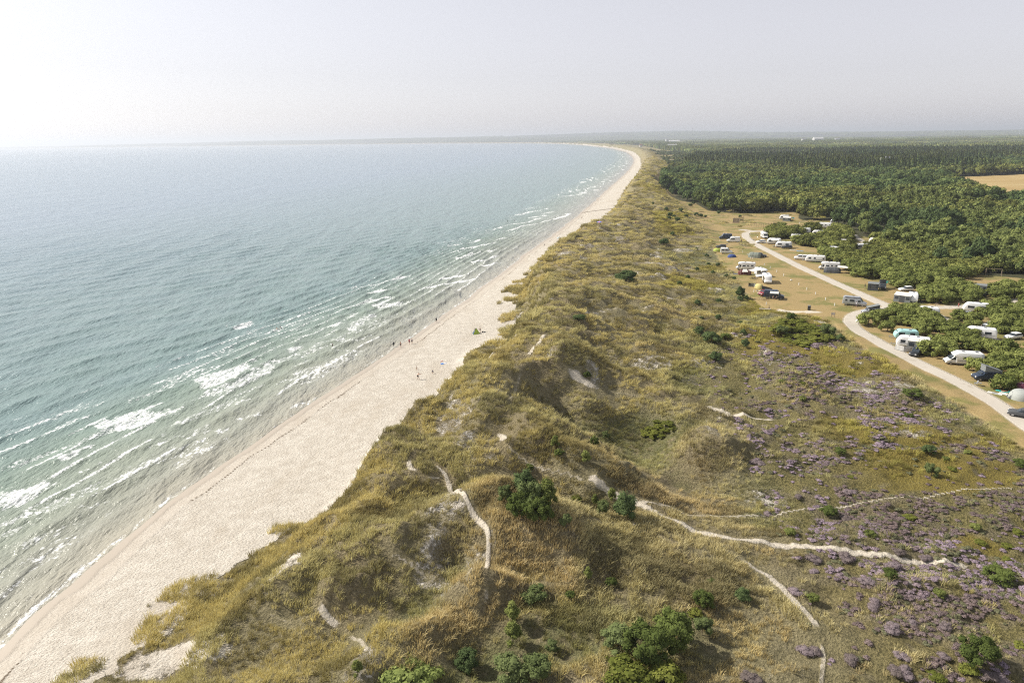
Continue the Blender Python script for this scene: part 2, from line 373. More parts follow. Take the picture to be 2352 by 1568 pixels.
def leaves(P, N, size, rg, aspect=1.0, jit=0.6):
    """leaf-sized quads at P facing roughly N; returns verts, faces, lv"""
    n = len(P); N = N + rg.normal(0, jit, (n, 3)); N /= np.linalg.norm(N, axis=1)[:, None] + 1e-9
    T = np.cross(N, rg.normal(0, 1, (n, 3))); T /= np.linalg.norm(T, axis=1)[:, None] + 1e-9
    B = np.cross(N, T); sz = (size * rg.uniform(0.6, 1.3, n))[:, None]
    a = T * sz * .5; b = B * sz * .5 * aspect
    V = np.stack([P - a - b * .3, P + a * .2 - b, P + a + b * .3, P - a * .2 + b], 1).reshape(-1, 3)
    return V, np.arange(4 * n).reshape(n, 4), np.repeat(rg.uniform(0, 1, n), 4)
def unit(rg, n):
    v = rg.normal(0, 1, (n, 3)); return v / np.linalg.norm(v, axis=1)[:, None]
def crown_geo(seed, rx, rz, zc, nleaf, leaf, nl=26, lump=0.42, flat_bottom=True, cone=0.0):
    rg = np.random.default_rng(seed)
    C = unit(rg, nl); C[:, 2] = np.where(C[:, 2] < -0.45, -C[:, 2], C[:, 2])
    rad = rg.uniform(0.45, 0.9, nl)[:, None]; C = C * rad
    if cone > 0: k = 1 - cone * np.clip((C[:, 2:3] + .6) / 1.6, 0, 1); C[:, :2] *= k
    LR = lump * rg.uniform(0.6, 1.2, nl)
    i = rg.integers(0, nl, nleaf); U = unit(rg, nleaf); U[:, 2] = np.where(rg.random(nleaf) < .45, np.abs(U[:, 2]), U[:, 2])
    P = C[i] + U * (LR[i] * rg.uniform(0.8, 1.08, nleaf))[:, None]
    P = P * np.array([rx, rx, rz]) + np.array([0, 0, zc])
    P[:, 2] = np.maximum(P[:, 2], 0.12)
    V, F_, lv = leaves(P, U + C[i] * .6 + np.array([0, 0, .3]), leaf, rg)
    lv = np.clip(lv * .65 + np.repeat(rg.uniform(0, .35, nl)[i], 4), 0, 1)
    # unseen balls added inside each clump so the crown lets no light straight through
    cv, cf = [], []; nn = len(V)
    for c, lr in zip(C, LR):
        m = MB().ball((c[0] * rx, c[1] * rx, c[2] * rz + zc), lr * .74 * rx, lr * .74 * rx, lr * .74 * rz, 6, 4)
        for f in m.f:
            f = f if len(f) == 4 else f + (f[-1],); cf.append([q + nn + len(cv) for q in f])
        cv += m.v
    V = np.vstack([V, np.array(cv)]); V[:, 2] = np.maximum(V[:, 2], .05)
    F_ = np.vstack([F_, np.array([f for f in cf])]); lv = np.concatenate([lv, np.full(len(cv), .3)])
    return V, F_, lv
def geo_mesh(name, V, F_, lv, mat):
    me = bpy.data.meshes.new(name)
    faces = [tuple(dict.fromkeys(f)) for f in F_.tolist()]
    me.from_pydata(V.tolist(), [], faces); at = me.attributes.new('lv', 'FLOAT', 'POINT'); at.data.foreach_set('value', lv.astype(np.float32))
    me.materials.append(mat); return me
def spruce_geo(seed, r, h, n, leaf):
    rg = np.random.default_rng(seed); t = rg.random(n) ** .8; z = h * (.12 + .88 * t)
    tier = np.floor(t * 11) / 11; rr = r * (1 - t) * (.75 + .35 * rg.random(n)) * (1.15 - .5 * (t - tier) * 11)
    br = rg.integers(0, 9, n); a = br * 2 * np.pi / 9 + tier * 37 + rg.normal(0, .22, n); q = rg.random(n) ** .5
    P = np.stack([np.cos(a) * rr * q, np.sin(a) * rr * q, z - rr * q * .22], -1)
    N = np.stack([np.cos(a) * .5, np.sin(a) * .5, np.full(n, .9)], -1)
    return leaves(P, N, leaf, rg, .7, .35)
def trunk_mb(h, r, seed, limbs=4, lean=.15):
    rg = random.Random(seed); m = MB(); top = (rg.uniform(-lean, lean) * h, rg.uniform(-lean, lean) * h, h)
    m.tube([(0, 0, -.2), (top[0] * .4, top[1] * .3, h * .5), top], r, 7, r * .4)
    for k in range(limbs):
        a = k * 6.28 / limbs + rg.uniform(-.5, .5); z = h * rg.uniform(.3, .7); q = h * rg.uniform(.3, .5)
        m.tube([(top[0] * z / h, top[1] * z / h, z), (math.cos(a) * q * .5, math.sin(a) * q * .5, z + q * .4), (math.cos(a) * q, math.sin(a) * q, z + q * .7)], r * .5, 5, r * .15)
    return m

def scatter(name, x, y, z, scale, rz, idx, tint, protos, label_kind='stuff', tilt=None):
    """one object that carries many copies of small plants on its points"""
    me = bpy.data.meshes.new(name); n = len(x); me.vertices.add(n)
    me.vertices.foreach_set('co', np.stack([x, y, z], -1).astype(np.float32).ravel())
    def fa(nm, a): at = me.attributes.new(nm, 'FLOAT', 'POINT'); at.data.foreach_set('value', np.asarray(a, np.float32))
    fa('sc', scale); at = me.attributes.new('ix', 'INT', 'POINT'); at.data.foreach_set('value', np.asarray(idx, np.int32))
    at = me.attributes.new('rot', 'FLOAT_VECTOR', 'POINT')
    rot = np.zeros((n, 3)); rot[:, 2] = rz
    if tilt is not None: rot[:, 0] = tilt
    at.data.foreach_set('vector', rot.astype(np.float32).ravel())
    t4 = np.ones((n, 4)); t4[:, :3] = tint
    at = me.attributes.new('tint', 'FLOAT_COLOR', 'POINT'); at.data.foreach_set('color', t4.astype(np.float32).ravel())
    o = link(name, me); g = bpy.data.node_groups.new(name + '_nodes', 'GeometryNodeTree')
    g.interface.new_socket('Geometry', in_out='INPUT', socket_type='NodeSocketGeometry'); g.interface.new_socket('Geometry', in_out='OUTPUT', socket_type='NodeSocketGeometry')
    N = g.nodes; Lk = g.links; gi = N.new('NodeGroupInput'); go = N.new('NodeGroupOutput'); jn = N.new('GeometryNodeJoinGeometry')
    def na(nm, dt): q = N.new('GeometryNodeInputNamedAttribute'); q.data_type = dt; q.inputs['Name'].default_value = nm; return q.outputs['Attribute']
    sc_, ix_, ro_ = na('sc', 'FLOAT'), na('ix', 'INT'), na('rot', 'FLOAT_VECTOR')
    for k, pm in enumerate(protos):
        po = bpy.data.objects.new(name + '_plant', pm)
        oi = N.new('GeometryNodeObjectInfo'); oi.inputs['Object'].default_value = po; oi.inputs['As Instance'].default_value = True
        ip = N.new('GeometryNodeInstanceOnPoints'); cm = N.new('FunctionNodeCompare'); cm.data_type = 'INT'; cm.operation = 'EQUAL'
        Lk.new(ix_, [i for i in cm.inputs if i.type == 'INT'][0]); [i for i in cm.inputs if i.type == 'INT'][1].default_value = k
        Lk.new(gi.outputs[0], ip.inputs['Points']); Lk.new(cm.outputs[0], ip.inputs['Selection']); Lk.new(oi.outputs['Geometry'], ip.inputs['Instance'])
        Lk.new(sc_, ip.inputs['Scale'])
        er = N.new('FunctionNodeEulerToRotation'); Lk.new(ro_, er.inputs[0]); Lk.new(er.outputs[0], ip.inputs['Rotation'])
        Lk.new(ip.outputs[0], jn.inputs[0])
    Lk.new(jn.outputs[0], go.inputs[0])
    md = o.modifiers.new('plants', 'NODES'); md.node_group = g
    if label_kind: o['kind'] = label_kind
    return o
# ------------------------------------------------------------------ plan of the place (world-space lines found on the relief)
PATHS = [  # (line, half width, strength)
 (pxline([(1290,845),(1330,866),(1355,882),(1381,891)]), .7, 1),
 (pxline([(1340,1085),(1360,1105),(1410,1135),(1470,1155),(1500,1170),(1560,1200),(1620,1225),(1680,1240),(1780,1243),(1900,1260),(1930,1258),(2000,1275),(2100,1292),(2240,1300)]), .40, 1),
 (pxline([(1452,1143),(1530,1163),(1620,1184),(1700,1190),(1775,1185),(1900,1165),(2100,1140),(2340,1118)]), .23, .62),
 (pxline([(1600,930),(1660,944),(1700,952),(1800,965)]), .45, .8),
 (pxline([(1680,1270),(1760,1310),(1820,1360),(1870,1430),(1888,1470)]), .4, .6),
 (pxline([(1880,1455),(1893,1490),(1892,1510),(1890,1530),(1887,1550),(1884,1600)]), .22, .5),
 (pxline([(1130,985),(1152,995),(1165,1003),(1150,1012),(1145,1022)]), .5, .9),
 (pxline([(950,1045),(940,1062),(943,1075),(965,1092)]), .35, .9),
 (pxline([(1030,1095),(1046,1135),(1075,1165),(1100,1190),(1122,1212),(1130,1250),(1112,1290),(1115,1320)]), .28, .9),
 (pxline([(725,1378),(745,1410),(790,1445)]), .35, .9),
 (pxline([(600,1400),(640,1420),(690,1430)]), .2, .4),
 (pxline([(1213,825),(1216,812),(1222,800),(1235,790),(1250,775),(1254,766)]), .4, .8),
 (pxline([(1090,1300),(1075,1330),(1060,1345)]), .25, .5),
 (pxline([(1046,1135),(1030,1110),(1020,1085),(990,1060)]), .25, .6), (pxline([(1115,1320),(1120,1370),(1100,1400)]), .25, .5), (pxline([(880,1270),(940,1290),(1000,1330)]), .22, .5),
 (pxline([(1020,930),(1035,910),(1050,895)]), .35, .8), (pxline([(965,1092),(1000,1098),(1030,1095)]), .25, .6), (pxline([(1150,1022),(1180,1040),(1240,1070),(1300,1090),(1360,1108)]), .25, .5),
 (pxline([(1381,891),(1440,905),(1520,922),(1600,930)]), .22, .45), (pxline([(790,1445),(830,1470),(850,1500)]), .22, .5), (pxline([(1350,720),(1430,715),(1500,706),(1580,708),(1650,702)]), .35, .6),
 (pxline([(1200,850),(1185,890),(1170,925)]), .25, .45),
 (pxline([(1770,712),(1850,716),(1900,718)]), 1.0, 1),
]
ROADS = [(smooth_line(pxpoly([(2080,704),(2040,703),(1900,640),(1760,575),(1722,553),(1712,540),(1722,533),(1760,531),(1850,530),(1920,526)]), 6), 1.75),
         (smooth_line(pxpoly([(2560,1105),(2352,972),(2250,905),(2100,828),(2010,780),(1965,755),(1955,735),(1975,718),(2040,708),(2120,706),(2230,703),(2352,688)]), 6), 1.75),
         (smooth_line(pxpoly([(2130,712),(2200,750),(2260,770),(2352,815)]), 5), 1.3), (smooth_line(pxpoly([(1705,528),(1735,532)]), 3), 1.6),
         (smooth_line(pxpoly([(1960,540),(1990,560),(2040,585)]), 3), 1.0)]
FOREST = pxpoly([(1486,416),(1480,430),(1502,450),(1598,467),(1627,484),(1683,490),(1737,489),(1796,485),(1837,490),(1834,502),(1852,507),(1910,505),(1925,525),(1947,531),(1952,541),(1991,545),
                 (2020,562),(2060,585),(2110,595),(2160,615),(2240,630),(2352,640)], 7) + [(500, 200), (14000, 9000), (31000, 33000), (-31000, 33000), (-29500, 26200), (-10350, 18050), (-4450, 15050), (-1200, 12850), (520, 10500), (900, 7500), (900, 6000), (800, 4200), (640, 2900)] + pxpoly([(1584,350),(1598,365),(1570,380),(1579,388),(1570,399),(1514,405)], 7)
FIELDS = [pxpoly(p, 7) for p in ([(2165,408),(2360,399),(2460,396),(2460,468),(2290,462),(2205,440)], [(1700,359),(1850,353.5),(1858,366),(1712,371)], [(1587,336),(1624,335),(1624,345),(1587,346)],
          [(1500,326),(1530,325.5),(1530,329),(1500,329)])]
# ------------------------------------------------------------------ ground
def polar(r0, r1, k1, rb, k2, a0, a1, na):
    r = [r0]
    while r[-1] < rb: r.append(r[-1] * k1)
    while r[-1] < r1: r.append(r[-1] * k2)
    r = np.array(r); a = np.radians(np.linspace(a0, a1, na)); rr, aa = np.meshgrid(r, a, indexing='ij')
    return rr * np.sin(aa), rr * np.cos(aa), len(r), na
def grid_faces(nr, na, keep):
    i = np.arange(nr * na).reshape(nr, na); q = np.stack([i[:-1, :-1], i[:-1, 1:], i[1:, 1:], i[1:, :-1]], -1).reshape(-1, 4)
    q = q[keep[q].any(1)]; used = np.zeros(nr * na, bool); used[q] = True; mp = np.cumsum(used) - 1
    return mp[q][:, ::-1], used
def masks(x, y, z, d):
    W = Wid(y); E = Edge(y); dd = d - W; n1 = fbm(x * .12, y * .12, 81, 4); n2 = fbm(x * .035, y * .035, 82, 3); rr = np.hypot(x, y)
    w1 = (fbm(x * .3, y * .3, 80, 3) - .5) * 6
    sand = 1 - sst((dd + w1 * .8 + 1) / 2.0)
    t_face = ((y > 86) & (y < 142)); sand = np.where(t_face, 1 - sst((dd - 6.4 + w1 * .3) / 1.2), sand)
    # bare sand between the tufts near the beach in the foreground and in scattered blowouts
    fr = (y < 88); sand = np.maximum(sand, np.where(fr & (dd < 18), sst((n1 - .44 - np.clip(dd, 0, 18) * .009) / .24) * .72, 0))
    fore = np.exp(-((dd + 5) / 3.6) ** 2) * np.exp(-((y - 165) / 12) ** 2); sand = sand * (1 - sst((fore * (0.4 + n1 * 1.6) - .5) / .15))
    dune = (dd > 0) & (x < E) & (y < 600)
    sand = np.maximum(sand, np.where(dune & (z > 7) & (y < 330), sst((n1 * .7 + n2 * .4 - .60) / .14) * .50, 0))
    sand = np.maximum(sand, np.where(dune & (z <= 7.0), sst((n1 * .6 + fbm(x * .5, y * .5, 89, 2) * .5 - .67) / .1) * .33, 0))
    for (u, v, r) in ((1110,1290,5),(1180,1265,5),(1225,1330,3.2),(1750,1140,6),(1600,880,7),(1490,1005,3),(1440,985,3)):
        cx, cy = SPOT[(u, v)]; sand = np.maximum(sand, np.exp(-((x - cx) ** 2 + (y - cy) ** 2) / r ** 2) * (.1 + .6 * n1))
    path = np.zeros(x.shape)
    nf = rr < 420
    wv = (vn(x * .8, y * .8, 83) - .5) * .5
    for ln, hw, st in PATHS:
        pd = poly_d(x[nf], y[nf], ln, 12); en = np.minimum(np.hypot(x[nf] - ln[0][0], y[nf] - ln[0][1]), np.hypot(x[nf] - ln[-1][0], y[nf] - ln[-1][1]))
        path[nf] = np.maximum(path[nf], (1 - sst((pd + wv[nf] * hw * .8 - hw * .75) / (hw * .7))) * st * (.25 + .75 * sst((en - .2) / (hw * 3.5 + .6))))
    road = np.zeros(x.shape)
    for ln, hw in ROADS: road[nf] = np.maximum(road[nf], 1 - sst((poly_d(x[nf], y[nf], ln, 20) - hw + wv[nf] * .3) / .5))
    # heather on the flat heath
    hx = (x + (n2 - .5) * 16); ea = np.interp(y, [40, 60, 75, 90, 110, 130, 150, 170, 185], [21, 24, 29, 32, 34, 37, 43, 56, 90])
    heath = sst((hx - ea) / 10) * sst((E - x - 1.0) / 3) * (1 - sst((y - 168) / 12))
    ye = sst((fbm(x * .05 + 9, y * .05, 85, 3) - .50) / .08) * sst((x - E + 34) / 12)      # yellow grass patches on the heath
    hth = heath * sst((.6 * fbm(x * .11, y * .11, 84, 4) + .4 * fbm(x * .45, y * .45, 184, 2) - .385 - .12 * (1 - sst((x - ea - 4) / 20)) - ye * .14) / .07)
    green = dune * sst((dd - 22) / 10) * sst((.62 - (z - 5) / 8 - .25 + (n2 - .5) * 1.2) / .35) * .8
    green = np.maximum(green, sst((y - 1000) / 2000) * .35)
    mown = sst((x - E) / 1.5 + w1 * .12) * (y < 900) * (d > 0)
    mown = np.where((y > 300) & (y < 470) , mown * sst((.75 - n1) / .1), mown)
    field = np.zeros(x.shape)
    for f in FIELDS: field = np.maximum(field, inside(x, y, f) * 1.0)
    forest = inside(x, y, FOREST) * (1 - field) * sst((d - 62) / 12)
    wet = np.maximum(1 - sst((d - 1.6 - w1 * .15) / 1.2), .42 * (1 - sst((d - 4.4 - w1 * .22) / .8)))
    wrack = np.exp(-((d - 4.6 - w1 * .22) / .2) ** 2) * sst((fbm(x * .25, y * .10, 86, 3) - .40) / .1) * .8
    wrack = np.maximum(wrack, np.exp(-((y - 530 - (x - 60) * .12) / 5) ** 2) * (d > 2) * (dd < 0) * .55)
    brown = heath * (1 - hth)
    return (sand, hth, green, mown, path, road, wet, field, wrack, forest, brown, ye)
SPOT = {k: hit(*k) for k in ((1110,1290),(1180,1265),(1225,1330),(1750,1140),(1600,880),(1490,1005),(1440,985))}
gx, gy, nr, na = polar(28, 32000, 1.0052, 2600, 1.018, -52, 54, 1080)
gx, gy = gx.ravel(), gy.ravel(); gd = shore_d(gx, gy)
gf, used = grid_faces(nr, na, gd > -30)
gx, gy, gd = gx[used], gy[used], gd[used]; gz = hgt(gx, gy)
M = masks(gx, gy, gz, gd); z_ = np.zeros_like(gx)
t = NT('ground_cover')
a, b, c_ = t.sep(t.attr('mA').outputs[0]), t.sep(t.attr('mB').outputs[0]), t.sep(t.attr('mC').outputs[0])
aA, bA, cA = t.attr('mA').outputs['Alpha'], t.attr('mB').outputs['Alpha'], t.attr('mC').outputs['Alpha']
nf_, nm_, nl_ = t.noise(3.2, 5, .65), t.noise(.55, 4, .6), t.noise(.06, 3, .55)
n9 = t.noise(9.0, 3, .6)
dry = t.mix(t.ramp(nf_, .35, .68), (.15, .12, .065), (.41, .34, .20))
dry = t.mix(t.ramp(nm_, .35, .7), dry, (.28, .23, .12))
gold = t.mix(t.ramp(nf_, .3, .7), (.19, .165, .085), (.35, .30, .17))
dry = t.mix(t.ramp(nl_, .42, .6), dry, gold)
grn = t.mix(t.ramp(nf_, .3, .7), (.09, .10, .035), (.21, .215, .09))
col = t.mix(t.math('MULTIPLY', a[2], t.ramp(nm_, .25, .6)), dry, grn)
brn = t.mix(t.ramp(nf_, .3, .7), (.09, .08, .025), (.29, .24, .09)); col = t.mix(t.math('MULTIPLY', cA, .8), col, brn)
yel = t.mix(t.ramp(nf_, .3, .72), (.19, .145, .03), (.28, .225, .05)); col = t.mix(t.math('MULTIPLY', c_[2], .85), col, yel)
hea = t.mix(t.ramp(nf_, .35, .65), (.13, .11, .055), (.29, .245, .14)); col = t.mix(a[1], col, hea)
mow = t.mix(t.ramp(nf_, .3, .7), (.28, .20, .085), (.37, .275, .125)); mow = t.mix(t.ramp(t.noise(.11, 4, .6), .46, .62), mow, (.19, .175, .055))
tr_ = t.noise(.9, 4, .7, t.mapv(t.pos(), (0, 0, R(14)), (.25, 1, 1))); mow = t.mix(t.ramp(tr_, .62, .75), mow, (.15, .105, .05))
col = t.mix(aA, col, mow)
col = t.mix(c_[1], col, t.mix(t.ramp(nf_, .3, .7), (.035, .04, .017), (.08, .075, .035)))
col = t.mix(t.math('MULTIPLY', bA, 1.0), col, t.mix(t.ramp(t.noise(.05, 4, .6, t.mapv(t.pos(), (0, 0, .1), (.2, 1, 1))), .35, .65), (.36, .25, .10), (.44, .33, .15)))
snd = t.mix(t.ramp(nm_, .3, .7), (.49, .445, .372), (.61, .565, .485)); snd = t.mix(t.ramp(t.noise(4.5, 3, .7, t.mapv(t.pos(), (0, 0, R(20)), (1, 1.6, 1))), .53, .62), snd, (.36, .31, .25))
dark = t.noise(.12, 5, .6, t.mapv(t.pos(), (0, 0, R(-12)), (1.0, .35, 1))); snd = t.mix(t.math('MULTIPLY', t.ramp(dark, .5, .68), .45), snd, (.42, .36, .28))
fs = t.ramp(t.math('ADD', a[0], t.math('ADD', t.math('MULTIPLY', t.math('SUBTRACT', nf_, .5), .8), t.math('MULTIPLY', t.math('SUBTRACT', nm_, .5), .7))), .40, .62); col = t.mix(fs, col, snd)
fp = t.ramp(t.math('ADD', b[0], t.math('MULTIPLY', t.math('SUBTRACT', nf_, .5), .4)), .35, .6); col = t.mix(fp, col, t.mix(nf_, (.49, .43, .335), (.63, .57, .47)))
grv = t.mix(t.ramp(n9, .3, .7), (.45, .405, .335), (.55, .50, .425)); grv = t.mix(t.ramp(nm_, .55, .75), grv, (.36, .31, .24)); col = t.mix(b[1], col, grv)
col = t.mix(b[2], col, (.40, .345, .275)); col = t.mix(t.ramp(t.math('MULTIPLY', c_[0], t.math('ADD', nf_, .35)), .25, .5), col, (.13, .095, .06))
rough = t.math('SUBTRACT', .95, t.math('MULTIPLY', b[2], .55))
foot = t.noise(2.4, 3, .6, t.mapv(t.pos(), (0, 0, R(20)), (1, 1.5, 1)))
isS = t.math('MAXIMUM', fs, .0)
rest = t.math('SUBTRACT', 1.0, t.math('MAXIMUM', t.math('MAXIMUM', b[1], b[2]), t.math('MAXIMUM', t.math('MULTIPLY', aA, .85), t.math('MULTIPLY', b[0], .75))), clamp=True)
h = t.math('MULTIPLY', t.math('ADD', t.math('MULTIPLY', foot, .8), t.math('MULTIPLY', nf_, t.math('ADD', .35, t.math('MULTIPLY', t.math('SUBTRACT', 1.0, fs), 1.6)))), rest)
bp = t.bump(h, 1.0, .42)
gmat = t.done(t.n('BsdfPrincipled', **{'Base Color': col, 'Roughness': rough, 'Specular IOR Level': .25, 'Normal': bp}))
st4 = lambda *k: np.stack(k, -1)
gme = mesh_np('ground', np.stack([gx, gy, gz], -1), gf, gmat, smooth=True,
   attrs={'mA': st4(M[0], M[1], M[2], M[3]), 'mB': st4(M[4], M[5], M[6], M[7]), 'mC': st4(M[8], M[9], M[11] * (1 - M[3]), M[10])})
tag(link('ground', gme), 'dunes, beach sand, heath and dry campsite grass', kind='structure')
print('ground', len(gx), len(gf))

# ------------------------------------------------------------------ sea
def c1(*p): return [(a * .4496, 863 + b * .4496) for a, b in p]
def c8(*p): return [(398 + a * .2259, 597 + b * .2259) for a, b in p]
FOAM = [(c1((430,250),(600,200),(740,160),(840,125),(845,140),(740,190),(830,180),(930,165),(925,190),(850,215),(740,260),(600,290),(500,290),(480,270)), 1),
 (c8((160,1210),(420,1130),(620,1080),(790,1045),(820,1070),(780,1110),(640,1200),(400,1300),(240,1325),(260,1250),(160,1230)), 1),
 (c8((240,1350),(500,1260),(640,1200),(840,1080),(1000,1010),(1170,970),(1160,1010),(1060,1080),(1040,1130),(900,1200),(740,1290),(620,1330),(560,1320),(420,1400),(300,1400)), .82),
 (c8((760,1030),(850,985),(860,1020)), 1), (c8((1110,920),(1200,890),(1320,870),(1350,890),(1240,930),(1160,960)), 1),
 (c8((1150,1100),(1250,1050),(1410,990),(1400,1030),(1300,1090),(1230,1120)), .7), (c8((1560,680),(1640,640),(1720,630),(1720,660),(1640,695)), 1),
 (c8((1700,610),(1780,560),(1900,515),(1905,535),(1820,590),(1740,620)), .95), (c8((1740,700),(1860,600),(2000,550),(2095,540),(2080,570),(1960,640),(1860,720),(1780,725)), .85),
 (c8((1980,460),(2100,420),(2260,375),(2260,400),(2150,440),(2352,420),(2352,450),(2200,490),(2050,500)), .95), (c8((520,665),(600,670),(700,650),(800,625),(830,640),(790,680),(720,700),(600,700)), 1),
 (c8((1600,820),(1720,790),(1850,790),(1860,805),(1740,840),(1600,840)), .75), (c8((1530,900),(1700,910),(1830,890),(1800,935),(1700,930)), .7),
 (c8((1900,640),(2100,600),(2300,570),(2200,650),(2050,720),(1950,720)), .55), (c8((1880,1190),(1990,1080),(2010,1090),(1930,1190)), .9), (c8((1150,1500),(1280,1440),(1500,1385),(1430,1440),(1240,1530)), .6),
 (c1((260,420),(380,370),(510,330),(515,350),(440,385),(340,435),(300,445)), 1), (c1((-20,605),(150,560),(325,522),(322,545),(250,590),(140,650),(0,700),(-20,700)), 1),
 (c1((290,640),(440,575),(435,595),(350,650),(300,665)), .7), (c1((620,460),(740,450),(735,480),(660,510)), .7), (c1((700,430),(770,405),(765,425),(710,440)), .9),
 (c1((1060,280),(1200,250),(1190,275),(1110,310)), .95), (c1((1200,215),(1350,182),(1345,205),(1220,240)), .85), (c1((380,670),(600,610),(590,640),(480,690),(400,700)), .6), (c1((520,710),(660,668),(655,685),(540,720)), .8),
 (c1((860,480),(960,430),(955,440),(880,490)), .95), (c1((800,300),(890,282),(885,300),(820,318)), .8), (c1((1480,160),(1620,105),(1640,110),(1560,160),(1490,175)), .7), (c1((340,790),(480,715),(470,740),(380,790)), .6), (c1((-20,740),(220,740),(120,830),(-20,870)), .42),
 (c1((780,370),(920,340),(900,365),(800,385)), .6), (c1((680,530),(760,560),(940,540),(930,570),(700,590)), .45)]
# swell: crest lines run obliquely to the shore, travelling towards it
def crest_s(x, y): return sea_z(x, y, True)
def sea_z(x, y, only=False):
    w = fbm(x * .012, y * .012, 91, 3) * 10
    r = np.hypot(x, y); d = -shore_d(x, y)
    ph = (x * .87 - y * .49) ; ph2 = (x * .97 - y * .24); q = sst(d / 70); A = sst(d / 10) * (1 - .35 * q)
    ph = ph * q + ph2 * (1 - q)
    env = .1 + 1.7 * np.clip(fbm(x * .035, y * .025, 93, 3) - .18, 0, 1); w = w + fbm(x * .05, y * .03, 94, 2) * 3.2
    s = np.sin(2 * math.pi * (ph + w * 1.5) / 8.6)
    if only: return s
    z = .34 * A * env * (np.exp(1.3 * (s - 1)) * 2.2 - .7)
    s2 = np.sin(2 * math.pi * (x * .80 - y * .60 + w * 2.2) / 4.7 + 2.1); z = z + .10 * A * (np.exp(1.2 * (s2 - 1)) * 2 - .7)
    s3 = np.sin(2 * math.pi * (x * .62 - y * .78 + w * 1.7) / 13.0); z = z + .14 * q * s3
    z = z + (fbm(x * .45, y * .75, 95, 3) - .5) * .16 * sst(d / 8)
    return z * (1 - sst((r - 300) / 350)) + .04
sx_, sy_, nr, na = polar(50, 30000, 1.0042, 700, 1.02, -50, 36, 980)
sx_, sy_ = sx_.ravel(), sy_.ravel(); sd = -shore_d(sx_, sy_); sf, used = grid_faces(nr, na, sd > -4)
sx_, sy_, sd = sx_[used], sy_[used], sd[used]; sz = sea_z(sx_, sy_)
foam = np.zeros_like(sx_); wob = (fbm(sx_ * .5, sy_ * .5, 96, 3) - .5) * 2.4
nr_ = np.hypot(sx_, sy_) < 420; fx_, fy_ = sx_[nr_], sy_[nr_]; fo = np.zeros(fx_.shape)
for pl, st in FOAM:
    pw = [tuple(flat(u, v, 0)) for u, v in pl]; pa = np.array(pw)
    bb = (fx_ > pa[:, 0].min() - 4) & (fx_ < pa[:, 0].max() + 4) & (fy_ > pa[:, 1].min() - 4) & (fy_ < pa[:, 1].max() + 4)
    X, Y, Wb = fx_[bb], fy_[bb], wob[nr_][bb]
    dist = poly_d(X, Y, pw + [pw[0]], 5); dist = np.minimum(dist, 9); sg = np.where(inside(X, Y, pw), dist, -dist)
    # thick at the shoreward leading edge, thinning out behind it
    lead = (X * .87 - Y * .49); lead = (lead - lead.min()) / max(np.ptp(lead), 1)
    fo[bb] = np.maximum(fo[bb], sst((sg + Wb * .8 + .5) / 1.9) * st * (.62 + .38 * lead ** 1.5))
foam[nr_] = fo
# small spilling crests in the breaker zone further up the coast
ac_ = sx_ * .87 - sy_ * .49; al_ = sx_ * .49 + sy_ * .87; lod = np.clip(300 / np.hypot(sx_, sy_), .3, 1)
wgl = fbm(sx_ * .01, sy_ * .01, 190, 3) * 40
rows = (ac_ + wgl + (fbm(al_ * .05, ac_ * .03, 191, 2) - .5) * 9) / np.where(sy_ > 500, 19., 12.); rows = np.exp(-((rows - np.floor(rows) - .5) / .17) ** 2)
brk = fbm(ac_ * .045, al_ * .028, 97, 3); tex = fbm(ac_ * .5, al_ * .14, 197, 3); nf2 = .545 + (rows * sst((brk - .45) / .10) - .55) * .12 + (tex - .5) * .15; zone = sst((sd - 3) / 5) * (1 - sst((sd - 44) / 34)); far_ = sst((sy_ - 190) / 70)
bar = np.exp(-((sd - 34) / 13) ** 2) + np.exp(-((sd - 13) / 7) ** 2)
crest = sst((nf2 - .553 + .02 * bar) / .05)
foam = np.maximum(foam, crest * zone * far_ * (.45 + .5 * np.clip(bar, 0, 1)))
cl_ = crest_s(sx_, sy_); foam = np.maximum(foam, sst((cl_ - .86) / .12) * sst((fbm(ac_ * .06, al_ * .035, 192, 3) - .465) / .07) * sst((sd - 3) / 3) * (1 - sst((sd - 46) / 18)) * .85)
foam = np.maximum(foam, sst((fbm(ac_ * .34, al_ * .07, 98, 4) - .575) / .04) * sst((sd - 4) / 4) * (1 - sst((sd - 45) / 15)) * (1 - far_) * .5)
# swash line
sw = (fbm(sx_ * .12, sy_ * .05, 99, 3) - .5) * 2.2
foam = np.maximum(foam, np.exp(-((sd - .35 - sw * .5) / .55) ** 2) * np.interp(sy_, [50, 100, 118, 170, 200, 400], [.95, .85, .35, .5, .75, .75]) * (.55 + .9 * (fbm(sx_ * .5, sy_ * .3, 100, 2) - .3)))
t = NT('sea_water')
w_ = t.attr('wat'); s_ = t.sep(w_.outputs[0]); P_ = t.pos()
tc = t.math('ADD', s_[0], t.math('MULTIPLY', t.math('SUBTRACT', t.noise(.05, 3, .6), .5), .14))
cr = t.n('ValToRGB'); t.set(cr.inputs[0], tc); e = cr.color_ramp.elements
e[0].position = 0; e[0].color = (.37, .345, .27, 1); e[1].position = 1; e[1].color = (.195, .27, .33, 1)
for p_, c3 in ((.08, (.31, .31, .25)), (.20, (.27, .30, .235)), (.40, (.20, .265, .215)), (.62, (.18, .26, .25)), (.82, (.185, .265, .295))):
    q = e.new(p_); q.color = c3 + (1,)
weed = t.ramp(t.noise(.30, 4, .6, t.mapv(P_, (0, 0, R(-25)), (1.6, .22, 1))), .56, .68)
base = t.mix(t.math('MULTIPLY', weed, s_[2]), cr.outputs[0], (.045, .045, .035))
strk = t.noise(1.1, 5, .68, t.mapv(P_, (0, 0, R(-29)), (1.0, .42, 1)))
lace = t.noise(3.0, 4, .7, t.mapv(P_, (0, 0, R(-29)), (.7, .9, 1)))
